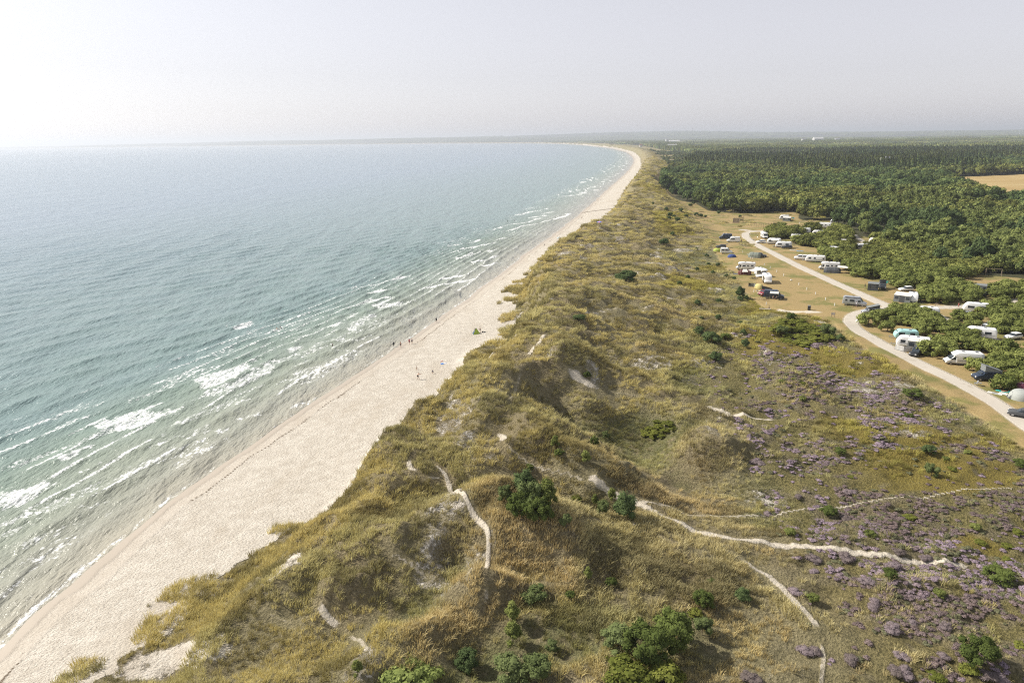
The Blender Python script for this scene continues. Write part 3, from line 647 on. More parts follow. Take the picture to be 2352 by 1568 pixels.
ff = t.ramp(t.math('ADD', t.math('MULTIPLY', s_[1], 1.08), t.math('MULTIPLY', t.math('ADD', t.math('SUBTRACT', strk, .5), t.math('MULTIPLY', t.math('SUBTRACT', lace, .5), .7)), 2.5)), .40, 1.0)
ff = t.math('MULTIPLY', ff, t.ramp(s_[1], .04, .25))
colr = t.mix(ff, base, (.78, .79, .78))
wav = t.math('ADD', t.noise(.55, 4, .62, t.mapv(P_, (0, 0, R(-32)), (1.0, .38, 1))), t.math('MULTIPLY', t.noise(2.6, 4, .6, t.mapv(P_, (0, 0, R(-22)), (1, .5, 1))), .35))
wav2 = t.math('ADD', wav, t.math('MULTIPLY', t.noise(.14, 4, .65, t.mapv(P_, (0, 0, R(-45)), (1, .35, 1))), 3.2))
wav2 = t.math('ADD', wav2, t.math('MULTIPLY', t.noise(.03, 3, .6, t.mapv(P_, (0, 0, R(-60)), (1, .35, 1))), 5.0))
nb = t.bump(wav2, .9, .6)
smat = t.done(t.n('BsdfPrincipled', **{'Base Color': colr, 'Roughness': t.math('ADD', .20, t.math('MULTIPLY', ff, .6)), 'IOR': 1.33, 'Normal': nb}))
dep = np.clip(sd / 85, 0, .62) + np.clip((sd - 60) / 900, 0, .38); dep = np.clip(dep, 0, 1)
wz = np.exp(-((sd - 5) / 4) ** 2) * (sy_ < 260)
sme = mesh_np('sea', np.stack([sx_, sy_, sz], -1), sf, smat, smooth=True, attrs={'wat': st4(dep, foam, wz, z_[:1].repeat(len(sd)))})
tag(link('sea', sme), 'green to blue sea with small breaking waves', kind='structure')
print('sea', len(sx_))

# ------------------------------------------------------------------ light, sky, air
SUN_EL = R(39); SUN_AZ = math.atan2(.34, -.94)      # towards the sun, measured from +x
sund = bpy.data.lights.new('sun', 'SUN'); sund.energy = 5.0; sund.angle = R(0.6); sund.color = (1, .94, .85)
suno = bpy.data.objects.new('sun', sund); COL.objects.link(suno)
sv = Vector((math.cos(SUN_EL) * math.cos(SUN_AZ), math.cos(SUN_EL) * math.sin(SUN_AZ), math.sin(SUN_EL)))
suno.rotation_euler = sv.to_track_quat('Z', 'Y').to_euler()
wd = bpy.data.worlds.new('World'); sc.world = wd; wd.use_nodes = True; wt = wd.node_tree
bg = wt.nodes['Background']; sk = wt.nodes.new('ShaderNodeTexSky'); sk.sky_type = 'NISHITA'; sk.sun_disc = False
sk.sun_elevation = SUN_EL; sk.sun_rotation = math.pi / 2 - SUN_AZ; sk.altitude = 50; sk.air_density = 1.0; sk.dust_density = 1.0; sk.ozone_density = 1.0
hs = wt.nodes.new('ShaderNodeHueSaturation'); hs.inputs['Saturation'].default_value = .3
veil = wt.nodes.new('ShaderNodeMix'); veil.data_type = 'RGBA'; veil.inputs[7].default_value = (5.0, 4.65, 5.2, 1)
tcw = wt.nodes.new('ShaderNodeTexCoord'); sxw = wt.nodes.new('ShaderNodeSeparateXYZ'); mrw = wt.nodes.new('ShaderNodeMapRange')      # the haze layer is thick towards the horizon and thin overhead
wt.links.new(tcw.outputs['Generated'], sxw.inputs[0]); wt.links.new(sxw.outputs[2], mrw.inputs[0]); mrw.inputs[1].default_value = .12; mrw.inputs[2].default_value = .65; mrw.inputs[3].default_value = .42; mrw.inputs[4].default_value = .04
wt.links.new(mrw.outputs[0], veil.inputs[0])   # thin milky cloud
wt.links.new(sk.outputs[0], hs.inputs['Color']); wt.links.new(hs.outputs[0], veil.inputs[6]); wt.links.new(veil.outputs[2], bg.inputs['Color']); bg.inputs['Strength'].default_value = .122
hz = MB().box(-32000, 32000, -400, 33000, -8, 190).build('haze', paint('tmp_', (1, 1, 1)), None)
hm = bpy.data.materials.new('haze_air'); hm.use_nodes = True; hm.node_tree.nodes.clear()
ho = hm.node_tree.nodes.new('ShaderNodeOutputMaterial'); pv = hm.node_tree.nodes.new('ShaderNodeVolumePrincipled')
pv.inputs['Color'].default_value = (.86, .92, 1.0, 1); pv.inputs['Density'].default_value = 1.1e-4; pv.inputs['Anisotropy'].default_value = .35
hm.node_tree.links.new(pv.outputs[0], ho.inputs['Volume']); hz.data.materials[0] = hm; tag(hz, kind='stuff')
sc.view_settings.view_transform = 'Standard'; sc.view_settings.look = 'None'; sc.view_settings.gamma = 1; sc.view_settings.use_curve_mapping = False
sc.view_settings.exposure = 0.32
cy = sc.cycles; cy.max_bounces = 5; cy.diffuse_bounces = 2; cy.glossy_bounces = 2; cy.transmission_bounces = 2; cy.volume_bounces = 0; cy.transparent_max_bounces = 6
cy.use_denoising = False; cy.filter_width = 1.15; cy.use_adaptive_sampling = True; cy.adaptive_threshold = .003; cy.caustics_reflective = False; cy.caustics_refractive = False

# ------------------------------------------------------------------ where the campsite's vehicles stand: pixel of the foot, clear radius
VEHPLAN = [(1888,523,4.6),(1914,515,3.4),(1847,536,4),(1879,541,4),(1802,533,3.6),(1755,546,3.4),(1747,559,3),(1776,560,4),(1798,568,4.5),(1806,571,4),(1832,553,3.6),(1897,553,2.6),(1901,577,3),(1915,578,3),
 (1940,560,2.6),(1840,596,4),(1871,601,4.5),(1903,619,4.5),(1920,627,4.5),(1935,626,3.5),(2025,664,3.6),(2004,666,3.6),(2098,694,4),(2072,696,4.2),(2116,697,2),(2001,724,3.2),(1977,738,1.8),(2079,779,4),(2092,798,4.4),
 (2115,800,4),(2104,814,2.8),(2074,805,2.5),(2205,837,4.2),(2215,828,3.6),(2262,872,3.4),(2245,885,2),(2336,914,3.4),(2342,896,3),(2298,903,2.4),(2346,955,3),(2250,682,3),(2240,714,3),(2271,751,2.8),(2325,777,2.8),
 (2252,760,2),(2250,773,2.6),(2218,727,2.6),(2130,724,3),(2281,632,5),(2004,556,2.6),(2048,546,2.4),(2096,565,3.2),(2003,623,2.6),(2001,603,2.4),(1998,579,3),(2148,554,2.2),(2186,545,2),(2235,535,2.2),(2105,586,2.4),
 (2345,508,3),(1772,528,2.6),(1978,572,3),(1860,572,6),(1822,574,2),(1838,576,2),(2040,656,2),(2060,665,3),(1990,662,3),(1950,612,3),(2150,765,2.5),(2201,708,2.5),(2050,694,5),(2020,690,6),(1960,640,5),(2050,770,1.5),(2020,775,2)]
# view corridors that the photograph leaves open in front of some pitches
for (u, v, n, r) in ((1871,601,3,3.0),(1903,619,3,3.0),(2025,664,3,2.6),(2098,694,1,3.0),(2079,779,2,2.6),(2205,837,1,2.6),(2262,872,1,2.4),(1798,568,3,3.),(1888,523,2,3),(1879,541,1,3),(1847,536,1,3),(1755,546,2,3),(2336,914,2,3)):
    for i in range(1, n + 1): VEHPLAN.append((u, v + 5 * i * (v - 300) / 300, r))

# ------------------------------------------------------------------ plants
def in_view(x, y, z=6.0, m=90):
    u, v, w = project(x, y, z); return (w > 0) & (u > -m) & (u < 2352 + m) & (v < 1568 + 160)
def jgrid(x0, x1, y0, y1, s, seed):
    rg = np.random.default_rng(seed); X, Y = np.meshgrid(np.arange(x0, x1, s), np.arange(y0, y1, s)); X = X.ravel(); Y = Y.ravel()
    return X + rg.uniform(-.5, .5, X.shape) * s, Y + rg.uniform(-.5, .5, X.shape) * s
# marram tufts
def tuft_geo(seed, n, h, spread, lean, w=.035):
    rg = np.random.default_rng(seed); V = []; F_ = []; lv = []
    for k in range(n):
        a = rg.uniform(0, 6.283); r = spread * math.sqrt(rg.random()); x, y = r * math.cos(a), r * math.sin(a)
        hh = h * rg.uniform(.6, 1.15); o = rg.normal(0, .28, 2) + np.array([math.cos(a), math.sin(a)]) * .45 * r / spread + np.array([lean, lean * .25]); o *= hh
        b = rg.uniform(0, 3.14); dx, dy = math.cos(b) * w / 2, math.sin(b) * w / 2; i = len(V)
        V += [(x - dx, y - dy, -.08), (x + dx, y + dy, -.08), (x + o[0] * .4 + dx * .9, y + o[1] * .4 + dy * .9, hh * .6), (x + o[0] * .4 - dx * .9, y + o[1] * .4 - dy * .9, hh * .6),
              (x + o[0] + dx * .35, y + o[1] + dy * .35, hh * .92), (x + o[0] - dx * .35, y + o[1] - dy * .35, hh * .92)]
        F_ += [(i, i + 1, i + 2, i + 3), (i + 3, i + 2, i + 4, i + 5)]; lv += [rg.random()] * 6
    return np.array(V), np.array(F_), np.array(lv)
gm = leafmat('marram_blades', (.55, .47, .30), (1.0, .92, .70), True, .32)
tufts = [geo_mesh('marram_tuft', *tuft_geo(i, n, h, s, l, w), gm) for i, (n, h, s, l, w) in enumerate(((34, .58, .34, .30, .04), (28, .72, .30, .36, .04), (44, .45, .5, .24, .045), (70, .58, .95, .32, .07), (70, .65, 1.5, .36, .13)))]
X, Y, IX, SC = [], [], [], []
for (r0, r1, s, big) in ((44, 92, .50, 0), (92, 150, .66, 0), (150, 250, 1.35, 3), (250, 560, 2.4, 4), (560, 1400, 5.5, 4)):
    x, y = jgrid(-75, 150 if r1 < 300 else (190 if r1 < 600 else 420), 28, r1, s, int(r0)); r = np.hypot(x, y); k = (r >= r0) & (r < r1) & in_view(x, y); x, y = x[k], y[k]
    d = shore_d(x, y); z = hgt(x, y); M_ = masks(x, y, z, d)
    sand, hth, grn, mow, pth, rd, wet, fld, wrk, frs, brn, yel = M_
    q = (d > Wid(y) - 9) & (sand < .5 + .3 * (rng.random(len(x)) - .5)) & (pth < .12) & (rd < .1) & (mow < .4) & (rng.random(len(x)) > hth * .75)
    pt_ = fbm(x * .16, y * .16, 122, 3); dens = .3 + sst((pt_ - .26) / .2) * .65 - .55 * brn - .45 * (z < 6.8) * sst((fbm(x * .06, y * .06, 120, 3) - .42) / .1); q &= rng.random(len(x)) < dens
    dk = fbm(x * .2, y * .2, 121, 3); q &= rng.random(len(x)) < .35 + .65 * sst((dk - .25) / .25)
    X.append(x[q]); Y.append(y[q]); IX.append(np.full(q.sum(), big) if big else rng.integers(0, 3, q.sum())); SC.append(rng.uniform(.7, 1.25, q.sum()) * np.where(z[q] < 6.8, .7, 1) * (1.5 if r0 > 500 else 1))
# loose clumps that have spread onto the open sand in front of the dunes
x, y = jgrid(-60, 40, 45, 330, .55, 999); d = shore_d(x, y); dd = d - Wid(y); cl = fbm(x * .22, y * .22, 140, 3) + .12 * sst((dd + 7) / 12)
face = (y > 86) & (y < 142) & (dd < 7.5); q = (dd > -6) & (dd < 11) & (cl > .60) & ~face & in_view(x, y) & (rng.random(len(x)) < np.where(y > 150, .35, .85))
X.append(x[q]); Y.append(y[q]); IX.append(rng.integers(0, 3, q.sum())); SC.append(rng.uniform(.7, 1.3, q.sum()) * (1 + (y[q] > 150) * .8))
x, y, ix, scl = map(np.concatenate, (X, Y, IX, SC))
kp = np.ones(len(x), bool)                       # trodden margins stay clear of tall tufts
for i_, (ln, hw, st_) in enumerate(PATHS): kp &= poly_d(x, y, ln, 6) > hw * 1.3 + (.55 if i_ == 1 else .25)
x, y, ix, scl = x[kp], y[kp], ix[kp], scl[kp]; z = hgt(x, y); d = shore_d(x, y); M_ = masks(x, y, z, d)
gcol = np.array([.77, .73, .42]); ocol = np.array([.55, .59, .31]); bcol = np.array([.78, .70, .50]); scol = np.array([.61, .65, .46])
f1 = sst((fbm(x * .045, y * .045, 130, 3) - .42) / .16)[:, None]; f2 = sst((fbm(x * .09, y * .09, 131, 3) - .52) / .1)[:, None]; gr = np.clip(M_[2] * 1.1, 0, 1)[:, None]
f1 = f1 * (1 - .8 * sst((x - 2) / 18) * (1 - sst((y - 95) / 25)))[:, None]; f2 = np.maximum(f2, (sst((fbm(x * .07, y * .07, 133, 3) - .47) / .1) * sst((x - 4) / 14) * (1 - sst((y - 105) / 25)))[:, None])
near_sea = (1 - sst((d - Wid(y) - 12) / 30))[:, None]
tint = bcol * (1 - f1) + gcol * f1; tint = tint * (1 - near_sea * .8) + gcol * near_sea * .8; tint = tint * (1 - gr) + ocol * gr; tint = tint * (1 - f2 * .45) + scol * f2 * .45
md = (sst((y - 140) / 80) * .5 * sst((d - Wid(y) - 10) / 15))[:, None]; tint = tint * (1 - md) + (ocol * .6 + bcol * .4) * md
yl = (M_[11] * (1 - M_[3]))[:, None]; tint = tint * (1 - yl * .8) + np.array([.56, .56, .18]) * yl * .8
tint = tint * (1 - .42 * sst((fbm(x * .17, y * .17, 135, 3) - .50) / .10))[:, None] * rng.uniform(.78, 1.22, (len(x), 1))
scatter('marram_grass', x, y, z, scl, rng.uniform(-.9, .9, len(x)), ix, tint, tufts); print('tufts', len(x))
# heather cushions
hm1 = leafmat('heather_sprigs', (.18, .15, .125), (.43, .36, .42), True, .1)
hp = []
for i in range(3):
    V, F_, lv = crown_geo(200 + i, .55, .20, .06, 260, .11, nl=12, lump=.5); hp.append(geo_mesh('heather_cushion', V, F_, lv, hm1))
X, Y, SC = [], [], []
for (r0, r1, s, k_) in ((44, 110, .55, .64), (110, 200, .75, .8)):
    x, y = jgrid(15, 110, 28, 200, s, int(r0) + 5); r = np.hypot(x, y); k = (r >= r0) & (r < r1) & in_view(x, y); x, y = x[k], y[k]
    d = shore_d(x, y); z = hgt(x, y); M_ = masks(x, y, z, d); loose = np.clip(M_[1] + .10 * (M_[10] > .3), 0, 1)
    q = (rng.random(len(x)) < loose * sst((fbm(x * .38, y * .38, 141, 3) - .36) / .10) * .95) & (M_[4] < .2) & (M_[3] < .2); X.append(x[q]); Y.append(y[q]); SC.append(rng.uniform(.55, 1.35, q.sum()) * k_)
x, y, scl = map(np.concatenate, (X, Y, SC)); z = hgt(x, y); hv = sst((fbm(x * .1, y * .1, 140, 3) - .38) / .2)[:, None]
tint = (np.array([.74, .68, .62]) * (1 - hv) + np.array([1.15, 1.08, 1.2]) * hv) * rng.uniform(.8, 1.25, (len(x), 1)); gr_ = rng.random((len(x), 1)) < .26; tint = np.where(gr_, np.array([.62, .74, .40]) * rng.uniform(.7, 1.2, (len(x), 1)), tint)
scatter('heather', x, y, z, scl, rng.uniform(0, 6.28, len(x)), rng.integers(0, 3, len(x)), tint, hp); print('heather', len(x))

# shrub and tree kinds, each a crown mesh and a trunk mesh shared by its copies
lf_shrub = leafmat('shrub_leaves', (.065, .085, .022), (.33, .36, .11)); lf_tree = leafmat('tree_leaves', (.06, .085, .026), (.30, .33, .11)); lf_pine = leafmat('pine_needles', (.045, .068, .026), (.16, .21, .085))
lf_yel = leafmat('yellow_green_leaves', (.085, .105, .022), (.27, .28, .065)); lf_pale = leafmat('grey_green_leaves', (.075, .10, .035), (.235, .275, .11)); lf_mat = leafmat('light_green_leaves', (.13, .17, .04), (.36, .41, .14)); lf_bush = leafmat('bush_leaves', (.045, .065, .018), (.19, .23, .065)); lf_hea = leafmat('heather_flowers', (.12, .10, .07), (.40, .32, .36))
bark = paint('bark', (.12, .09, .065), .9, var=.3, scale=9)
def kind(cname, geo, mat, tm): return (geo_mesh(cname, *geo, mat), tm)
def tmesh(h, r, seed, limbs=4):
    m = trunk_mb(h, r, seed, limbs); me = bpy.data.meshes.new('trunk'); me.from_pydata(m.v, [], m.f); me.materials.append(bark); return me
K = {
 'shrub': [kind('crown', crown_geo(i, 1.0, .72, .62, 1150, .13, nl=24, lump=.40), lf_shrub, tmesh(.8, .06, i)) for i in range(5)],
 'tree': [kind('crown', crown_geo(20 + i, 1.0, .86, 1.0, 900, .17, nl=24, lump=.40), lf_tree, tmesh(1.1, .05, 20 + i)) for i in range(5)],
 'pine': [kind('crown', crown_geo(40 + i, .95, 1.1, 1.15, 900, .16, nl=26, lump=.34, cone=.5), lf_pine, tmesh(1.5, .05, 40 + i)) for i in range(4)],
 'spruce': [kind('crown', spruce_geo(60 + i, .95, 3.0, 900, .24), lf_pine, tmesh(2.8, .05, 60 + i, 3)) for i in range(2)],
 'dune': [kind('crown', crown_geo(70 + i, 1.0, .85, .8, 2300, .085, nl=30, lump=.34, cone=.25), lf_pine, tmesh(1.0, .05, 70 + i)) for i in range(3)],
 'bush': [kind('crown', crown_geo(75 + i, 1.0, .85, .75, 3000, .065, nl=42, lump=.27), lf_bush, tmesh(1.0, .05, 75 + i)) for i in range(3)],
 'young': [kind('crown', crown_geo(80 + i, .9, 1.0, .95, 1500, .10, nl=30, lump=.30, cone=.75), lf_shrub, tmesh(1.6, .03, 80 + i, 3)) for i in range(3)],
 'pale': [kind('crown', crown_geo(90 + i, 1.0, .95, .85, 1500, .09, nl=22, lump=.36), lf_pale, tmesh(1.1, .04, 90 + i)) for i in range(2)],
 'yellow': [kind('crown', crown_geo(100 + i, 1.0, .5, .4, 1500, .10, nl=34, lump=.30), lf_yel, tmesh(.5, .04, 100 + i)) for i in range(2)],
 'mat': [kind('crown', crown_geo(110 + i, 1.0, .26, .12, 1700, .085, nl=40, lump=.30), lf_mat, tmesh(.25, .03, 110 + i)) for i in range(2)],
 'heath': [kind('cushion', crown_geo(120 + i, 1.0, .55, .25, 1400, .075, nl=16, lump=.52), lf_hea, tmesh(.4, .03, 120 + i)) for i in range(2)],
}
def plant(kd, name, x, y, s, label, cat, group=None, hs=1.0, sink=0.0):
    cm, tm = rnd.choice(K[kd]); o = thing(name, label, cat, (x, y, H1(x, y) - sink), rnd.uniform(0, 6.28), group); o.scale = (s, s, s * hs)
    link('flowers' if kd == 'heath' else 'crown', cm, o)
    link('stem' if kd in ('mat', 'heath', 'yellow') else 'trunk', tm, o); return o
def c3(x, y): return 1129 + x * .3651, 996 + y * .3651
def c2(x, y): return 598 + x * .3226, 1062 + y * .3226
def c6(x, y): return 996 + x * .3106, 730 + y * .3106
def c4(x, y): return 1593 + x * .1694, 584 + y * .1694
def cb(x, y): return 1688 + x * .2823, 797 + y * .2823
def c5(x, y): return 1688 + x * .2823, 1172 + y * .2823
def c7(x, y): return 1062 + x * .2823, 292 + y * .2823
SOLO = [  # each one has its own description
 ('pine', 'dune', c3(215,385), 1.8, 1.1, 'dark rounded pine at the back of the thicket in the hollow below the sandy path'),
 ('pine', 'young', c3(350,450), 1.9, 1.0, 'dark layered young conifer on the inland side of the thicket in the hollow'),
 ('shrub', 'pale', c3(250,470), 1.7, 1.2, 'grey-green shrub in the middle of the thicket in the hollow'),
 ('shrub', 'shrub', c3(190,540), 1.9, 1.2, 'large dark green bush on the seaward side of the thicket in the hollow'),
 ('shrub', 'shrub', c3(295,565), 1.8, 1.2, 'bright green bush at the front of the thicket in the hollow'),
 ('shrub', 'pale', c3(85,425), 1.1, 1.1, 'small pale bush standing alone seaward of the thicket'),
 ('pine', 'dune', c3(830,535), 1.9, 1.15, 'bushy green pine standing right beside the sandy path junction'),
 ('pine', 'young', c3(755,435), 1.0, 1.2, 'slim young pine at the edge of the sandy path next to a bigger pine'),
 ('shrub', 'pale', c3(697,530), 1.0, 1.4, 'pale silvery shrub between the path pine and the thicket'),
 ('pine', 'young', c3(650,445), .8, 1, 'little conical pine on the slope below the path, between thicket and path pine'),
 ('shrub', 'yellow', c3(535,420), .8, 1.1, 'small yellowish shrub on the slope just inland of the thicket'),
 ('shrub', 'pale', c3(470,585), .8, 1.2, 'pale thin shrub at the rim of the hollow in front of the thicket'),
 ('shrub', 'shrub', c3(240,230), .7, .9, 'single low green bush on the grassy ridge above the thicket'),
 ('pine', 'young', c3(590,190), 1.1, 1.0, 'young pine with a long shadow on the floor of the blowout'),
 ('pine', 'young', c3(400,95), 1.0, 1.1, 'upper of two small pines on the shaded wall of the blowout'),
 ('shrub', 'shrub', c3(425,135), .8, .8, 'lower, broader bush just under a small pine on the blowout wall'),
 ('pine', 'young', c3(645,60), .7, 1, 'tiny pine alone on the seaward slope of the blowout'),
 ('shrub', 'young', c3(605,915), .75, 1.1, 'bright little conifer on the dry slope below the rim of the hollow'),
 ('shrub', 'shrub', c3(750,960), .75, .9, 'small fresh green bush beside the bright little conifer on the dry slope'),
 ('shrub', 'shrub', c3(495,1030), .6, .9, 'tiny green bush near the bare sand on the front slope'),
 ('shrub', 'pale', c3(280,1070), 1.5, .8, 'loose straggly green shrub on the dry slope under the bare sand patch'),
 ('pine', 'young', c3(130,1175), 1.2, 1.0, 'blue-green young conifer, upper one of a pair on the front slope'),
 ('pine', 'young', c3(130,1325), 1.5, .9, 'blue-green young conifer, lower and larger one of a pair on the front slope'),
 ('shrub', 'pale', c3(385,1365), .8, .8, 'small olive shrub on the dry slope close to the big bottom thicket'),
 ('shrub', 'shrub', c3(1385,940), .5, .9, 'tiny bright bush where the dry slope meets the side path'),
 ('shrub', 'shrub', c3(1330,1085), 1.3, .9, 'dark green bush casting a long shadow above the big bottom thicket'),
 ('shrub', 'yellow', c3(1285,1140), .8, 1, 'small yellow-green bush tucked beside the dark green shadowed bush'),
 ('shrub', 'dune', c3(1575,1055), 1.0, 1.0, 'single blue-green bush with sharp shadow on bare dry ground by the side path'),
 ('shrub', 'pale', c3(1325,1265), 1.2, 1.0, 'grey-green shrub just up the slope from the big bottom thicket'),
 ('shrub', 'shrub', c3(960,1400), 2.6, .9, 'large olive green bush forming the body of the big bottom thicket'),
 ('shrub', 'shrub', c3(1130,1370), 2.5, 1.15, 'tall bright green bush at the inland end of the big bottom thicket'),
 ('shrub', 'pale', c3(800,1350), 2.0, .6, 'low light green shrub at the seaward end of the big bottom thicket'),
 ('shrub', 'yellow', c3(850,1560), 2.6, .9, 'wide yellow-green juniper along the bottom of the big thicket'),
 ('shrub', 'yellow', c3(1080,1575), 2.2, .9, 'second yellow-green juniper below the tall bright green bush'),
 ('shrub', 'dune', c2(1480,1460), 1.4, .9, 'compact dark juniper bush alone near the bottom edge of the dunes'),
 ('shrub', 'young', c2(690,1520), .9, 1, 'small upright green shrub beside the light green mat'),
 ('shrub', 'mat', c2(1060,1560), 3.2, 1.2, 'wide low light green leafy mat at the bottom edge of the dunes'),
 ('shrub', 'pale', c2(1790,1565), 2.0, .8, 'green spiky shrub between the dark juniper and the big bottom thicket'),
 ('shrub', 'pale', c2(1960,1560), 1.8, .8, 'green spiky shrub next to the big bottom thicket'),
 ('shrub', 'shrub', c6(1135,445), .8, 1.1, 'single bright bush above the narrow sand track on the ridge side'),
 ('shrub', 'shrub', c6(1185,935), .8, 1.0, 'small green bush on the dry ground of the blowout with shadow beside it'),
 ('shrub', 'pale', c6(1270,890), .8, 1.0, 'pale thin bush on the dry ground of the blowout'),
 ('pine', 'dune', c6(2050,185), 2.6, .7, 'broad dark green bush in the middle of the grassy slope before the heath'),
 ('pine', 'dune', c6(1965,125), 1.6, .9, 'dark bush at the seaward end of the broad bush on the grassy slope'),
 ('shrub', 'shrub', c6(2160,160), 1.4, .8, 'bright green bush at the inland end of the broad bush on the grassy slope'),
 ('shrub', 'dune', c6(2305,212), 1.3, .9, 'round green bush where the heather begins, nearer one of two'),
 ('shrub', 'dune', c6(2290,125), 1.0, .9, 'round green bush where the heather begins, farther one of two'),
 ('shrub', 'dune', c6(2080,310), 1.9, .6, 'low wide green bush on the grass in front of the first heather'),
 ('shrub', 'shrub', c4(1320,890), 1.6, .8, 'green bush at the back of the yellow-green scrub by the campsite'),
 ('shrub', 'pale', c4(1800,1130), 2.2, .9, 'grey-green willow-like bush at the road end of the yellow-green scrub'),
 ('shrub', 'dune', c4(1985,1165), 1.1, .9, 'small dark bush alone beside the mown strip past the yellow-green scrub'),
 ('shrub', 'pale', c4(1190,1105), 1.7, .9, 'grey-green bush at the seaward end of the yellow-green scrub'),
 ('shrub', 'heath', c4(1665,1270), 1.6, 1.0, 'dead greyish brown bush in front of the yellow-green scrub'),
 ('pine', 'dune', c4(625,590), 1.8, 1.2, 'wind-bent dark pine on the dune edge seaward of the dark van'),
 ('shrub', 'dune', c4(715,612), 1.0, .8, 'low dark bush at the foot of the wind-bent pine'),
 ('shrub', 'dune', c4(345,655), 1.3, .6, 'very dark low bush on the dune slope seaward of the wind-bent pine'),
 ('shrub', 'shrub', cb(1430,400), 2.0, .5, 'low wide green bush in yellow grass on the heath near the road'),
 ('shrub', 'shrub', cb(1410,575), .9, .7, 'small green bush on the heath between bare sand and yellow grass'),
 ('shrub', 'shrub', cb(850,870), 1.1, .6, 'isolated bright green bush in the middle of the heather'),
 ('pine', 'dune', cb(1580,875), 1.2, .8, 'dark bush on the yellow grass bank of the heath'),
 ('shrub', 'pale', cb(1590,1055), 1.2, 1.0, 'thin green bush with shadow below the yellow grass bank'),
 ('shrub', 'shrub', cb(765,1365), 1.3, .6, 'green bush on the heath above the long sandy path'),
 ('shrub', 'shrub', cb(2310,970), 1.3, .6, 'dark green bush at the heath edge by the mown strip'),
 ('shrub', 'shrub', c5(1255,550), 1.0, .7, 'green bush among heather just below the end of the sandy path'),
 ('shrub', 'shrub', c5(2130,565), 1.9, .6, 'broad green bush among heather beyond the end of the sandy path'),
 ('shrub', 'shrub', c5(1965,1250), 2.1, .8, 'largest green bush in the heather field of the lower heath'),
 ('shrub', 'yellow', c5(1905,1315), 1.0, .7, 'yellow flowering bush touching the largest bush of the lower heath'),
 ('shrub', 'dune', (1440,648), 4.0, .6, 'wide dark green thicket on the dune top seaward of the campsite meadow'),
 ('shrub', 'dune', (1330,735), 2.0, .45, 'flat dark bush on the landward slope of the high dune'),
]
for nm, kd, (u, v), s, hsx, lb in SOLO:
    if kd == 'shrub': kd = 'bush'
    x, y = hit(u, v); plant(kd, nm + ('_tree' if nm == 'pine' else ''), x, y, s, lb, 'pine' if nm == 'pine' else 'shrub', None, hsx, .05)
LO = [('yellow', 'small yellow-green gorse bush dotted through the heather', 'gorse bushes in the heather', [cb(475,262),cb(550,297),cb(725,357),cb(870,322),cb(945,1062),cb(1765,997),cb(1410,1395),cb(2310,1510),c5(1995,265),c5(2300,185),c5(2220,295),c5(2210,405),c5(1425,62),c5(1640,1365),c5(2330,1110)], .8),
      ('shrub', 'small dark green bush dotted through the heath', 'low bushes on the heath', [cb(380,285),cb(1720,922),cb(1890,865),cb(440,1525),cb(1100,1535),cb(550,430),c5(450,190),c5(1950,150),c5(1650,690),c5(640,740),c5(2230,520)], .7),
      ('dune', 'small dark pine bush scattered on the rough grass below the meadow', 'pine bushes on the rough grass', [(1637,629),(1649,611),(1627,609),(1601,621),(1668,636),(1686,643),(1579,640),(1601,700),(1560,655),(1610,735),(1650,733),(1700,745),(1623,590),(1600,575),(1700,690)], 1.0),
      ('dune', 'dark rounded scrub pine on the dunes seaward of the wood', 'scrub pines on the far dunes', [(1564,487),(1539,498),(1548,500),(1530,484),(1555,510),(1536,505),(1520,562),(1528,560),(1545,540),(1575,500),(1600,497),(1610,498),(1620,500),(1650,492),(1700,500),(1585,475),(1500,470),(1592,470)], 1.7),
      ('yellow', 'low yellow-green shrub in the scrub patch beside the campsite', 'yellow-green scrub patch by the campsite', [(1790,750),(1800,742),(1815,745),(1830,742),(1845,748),(1860,752),(1875,757),(1800,758),(1818,760),(1836,762),(1855,765),(1872,770),(1888,765),(1812,774),(1832,777),(1852,780),(1870,784),(1890,782),(1822,790),(1845,793),(1865,792),(1782,760),(1905,778),(1840,752),(1805,785)], 2.1),
      ('yellow', 'low yellow-green creeping shrub in the dark hollow of the dunes', 'creeping shrubs in the dark hollow', [(1480,992),(1492,985),(1505,995),(1515,982),(1528,990),(1535,975),(1520,1002),(1500,1005),(1545,985),(1510,970),(1490,1000)], 1.1),
      ('heath', 'round purple heather cushion standing clear on the lower heath', 'single heather cushions', [c5(135,1380),c5(650,1145),c5(580,1165),c5(950,1220),c5(1360,1195),c5(1385,1340),c5(1300,1315),c5(1380,1295),c5(650,505),c5(490,680),c5(640,405),c5(1140,745),c5(1130,795),c5(1070,590),c5(900,395),c5(1435,915),c5(1710,950),c5(1275,975),c5(1700,1200),c5(1330,345),c5(1550,395),c5(1295,465),c5(2140,1370),c5(2040,1355),cb(170,950),cb(200,955),cb(900,1405),cb(930,1190),cb(520,1220),cb(265,1370)], .85)]
for kd, lb, grp, pts, s in LO:
    for u, v in pts:
        x, y = hit(u, v); plant(kd, 'heather_cushion' if kd == 'heath' else 'shrub', x, y, s * rnd.uniform(.75, 1.2), lb, 'heather' if kd == 'heath' else 'shrub', grp, .6 if kd in ('yellow',) else .8, .04)

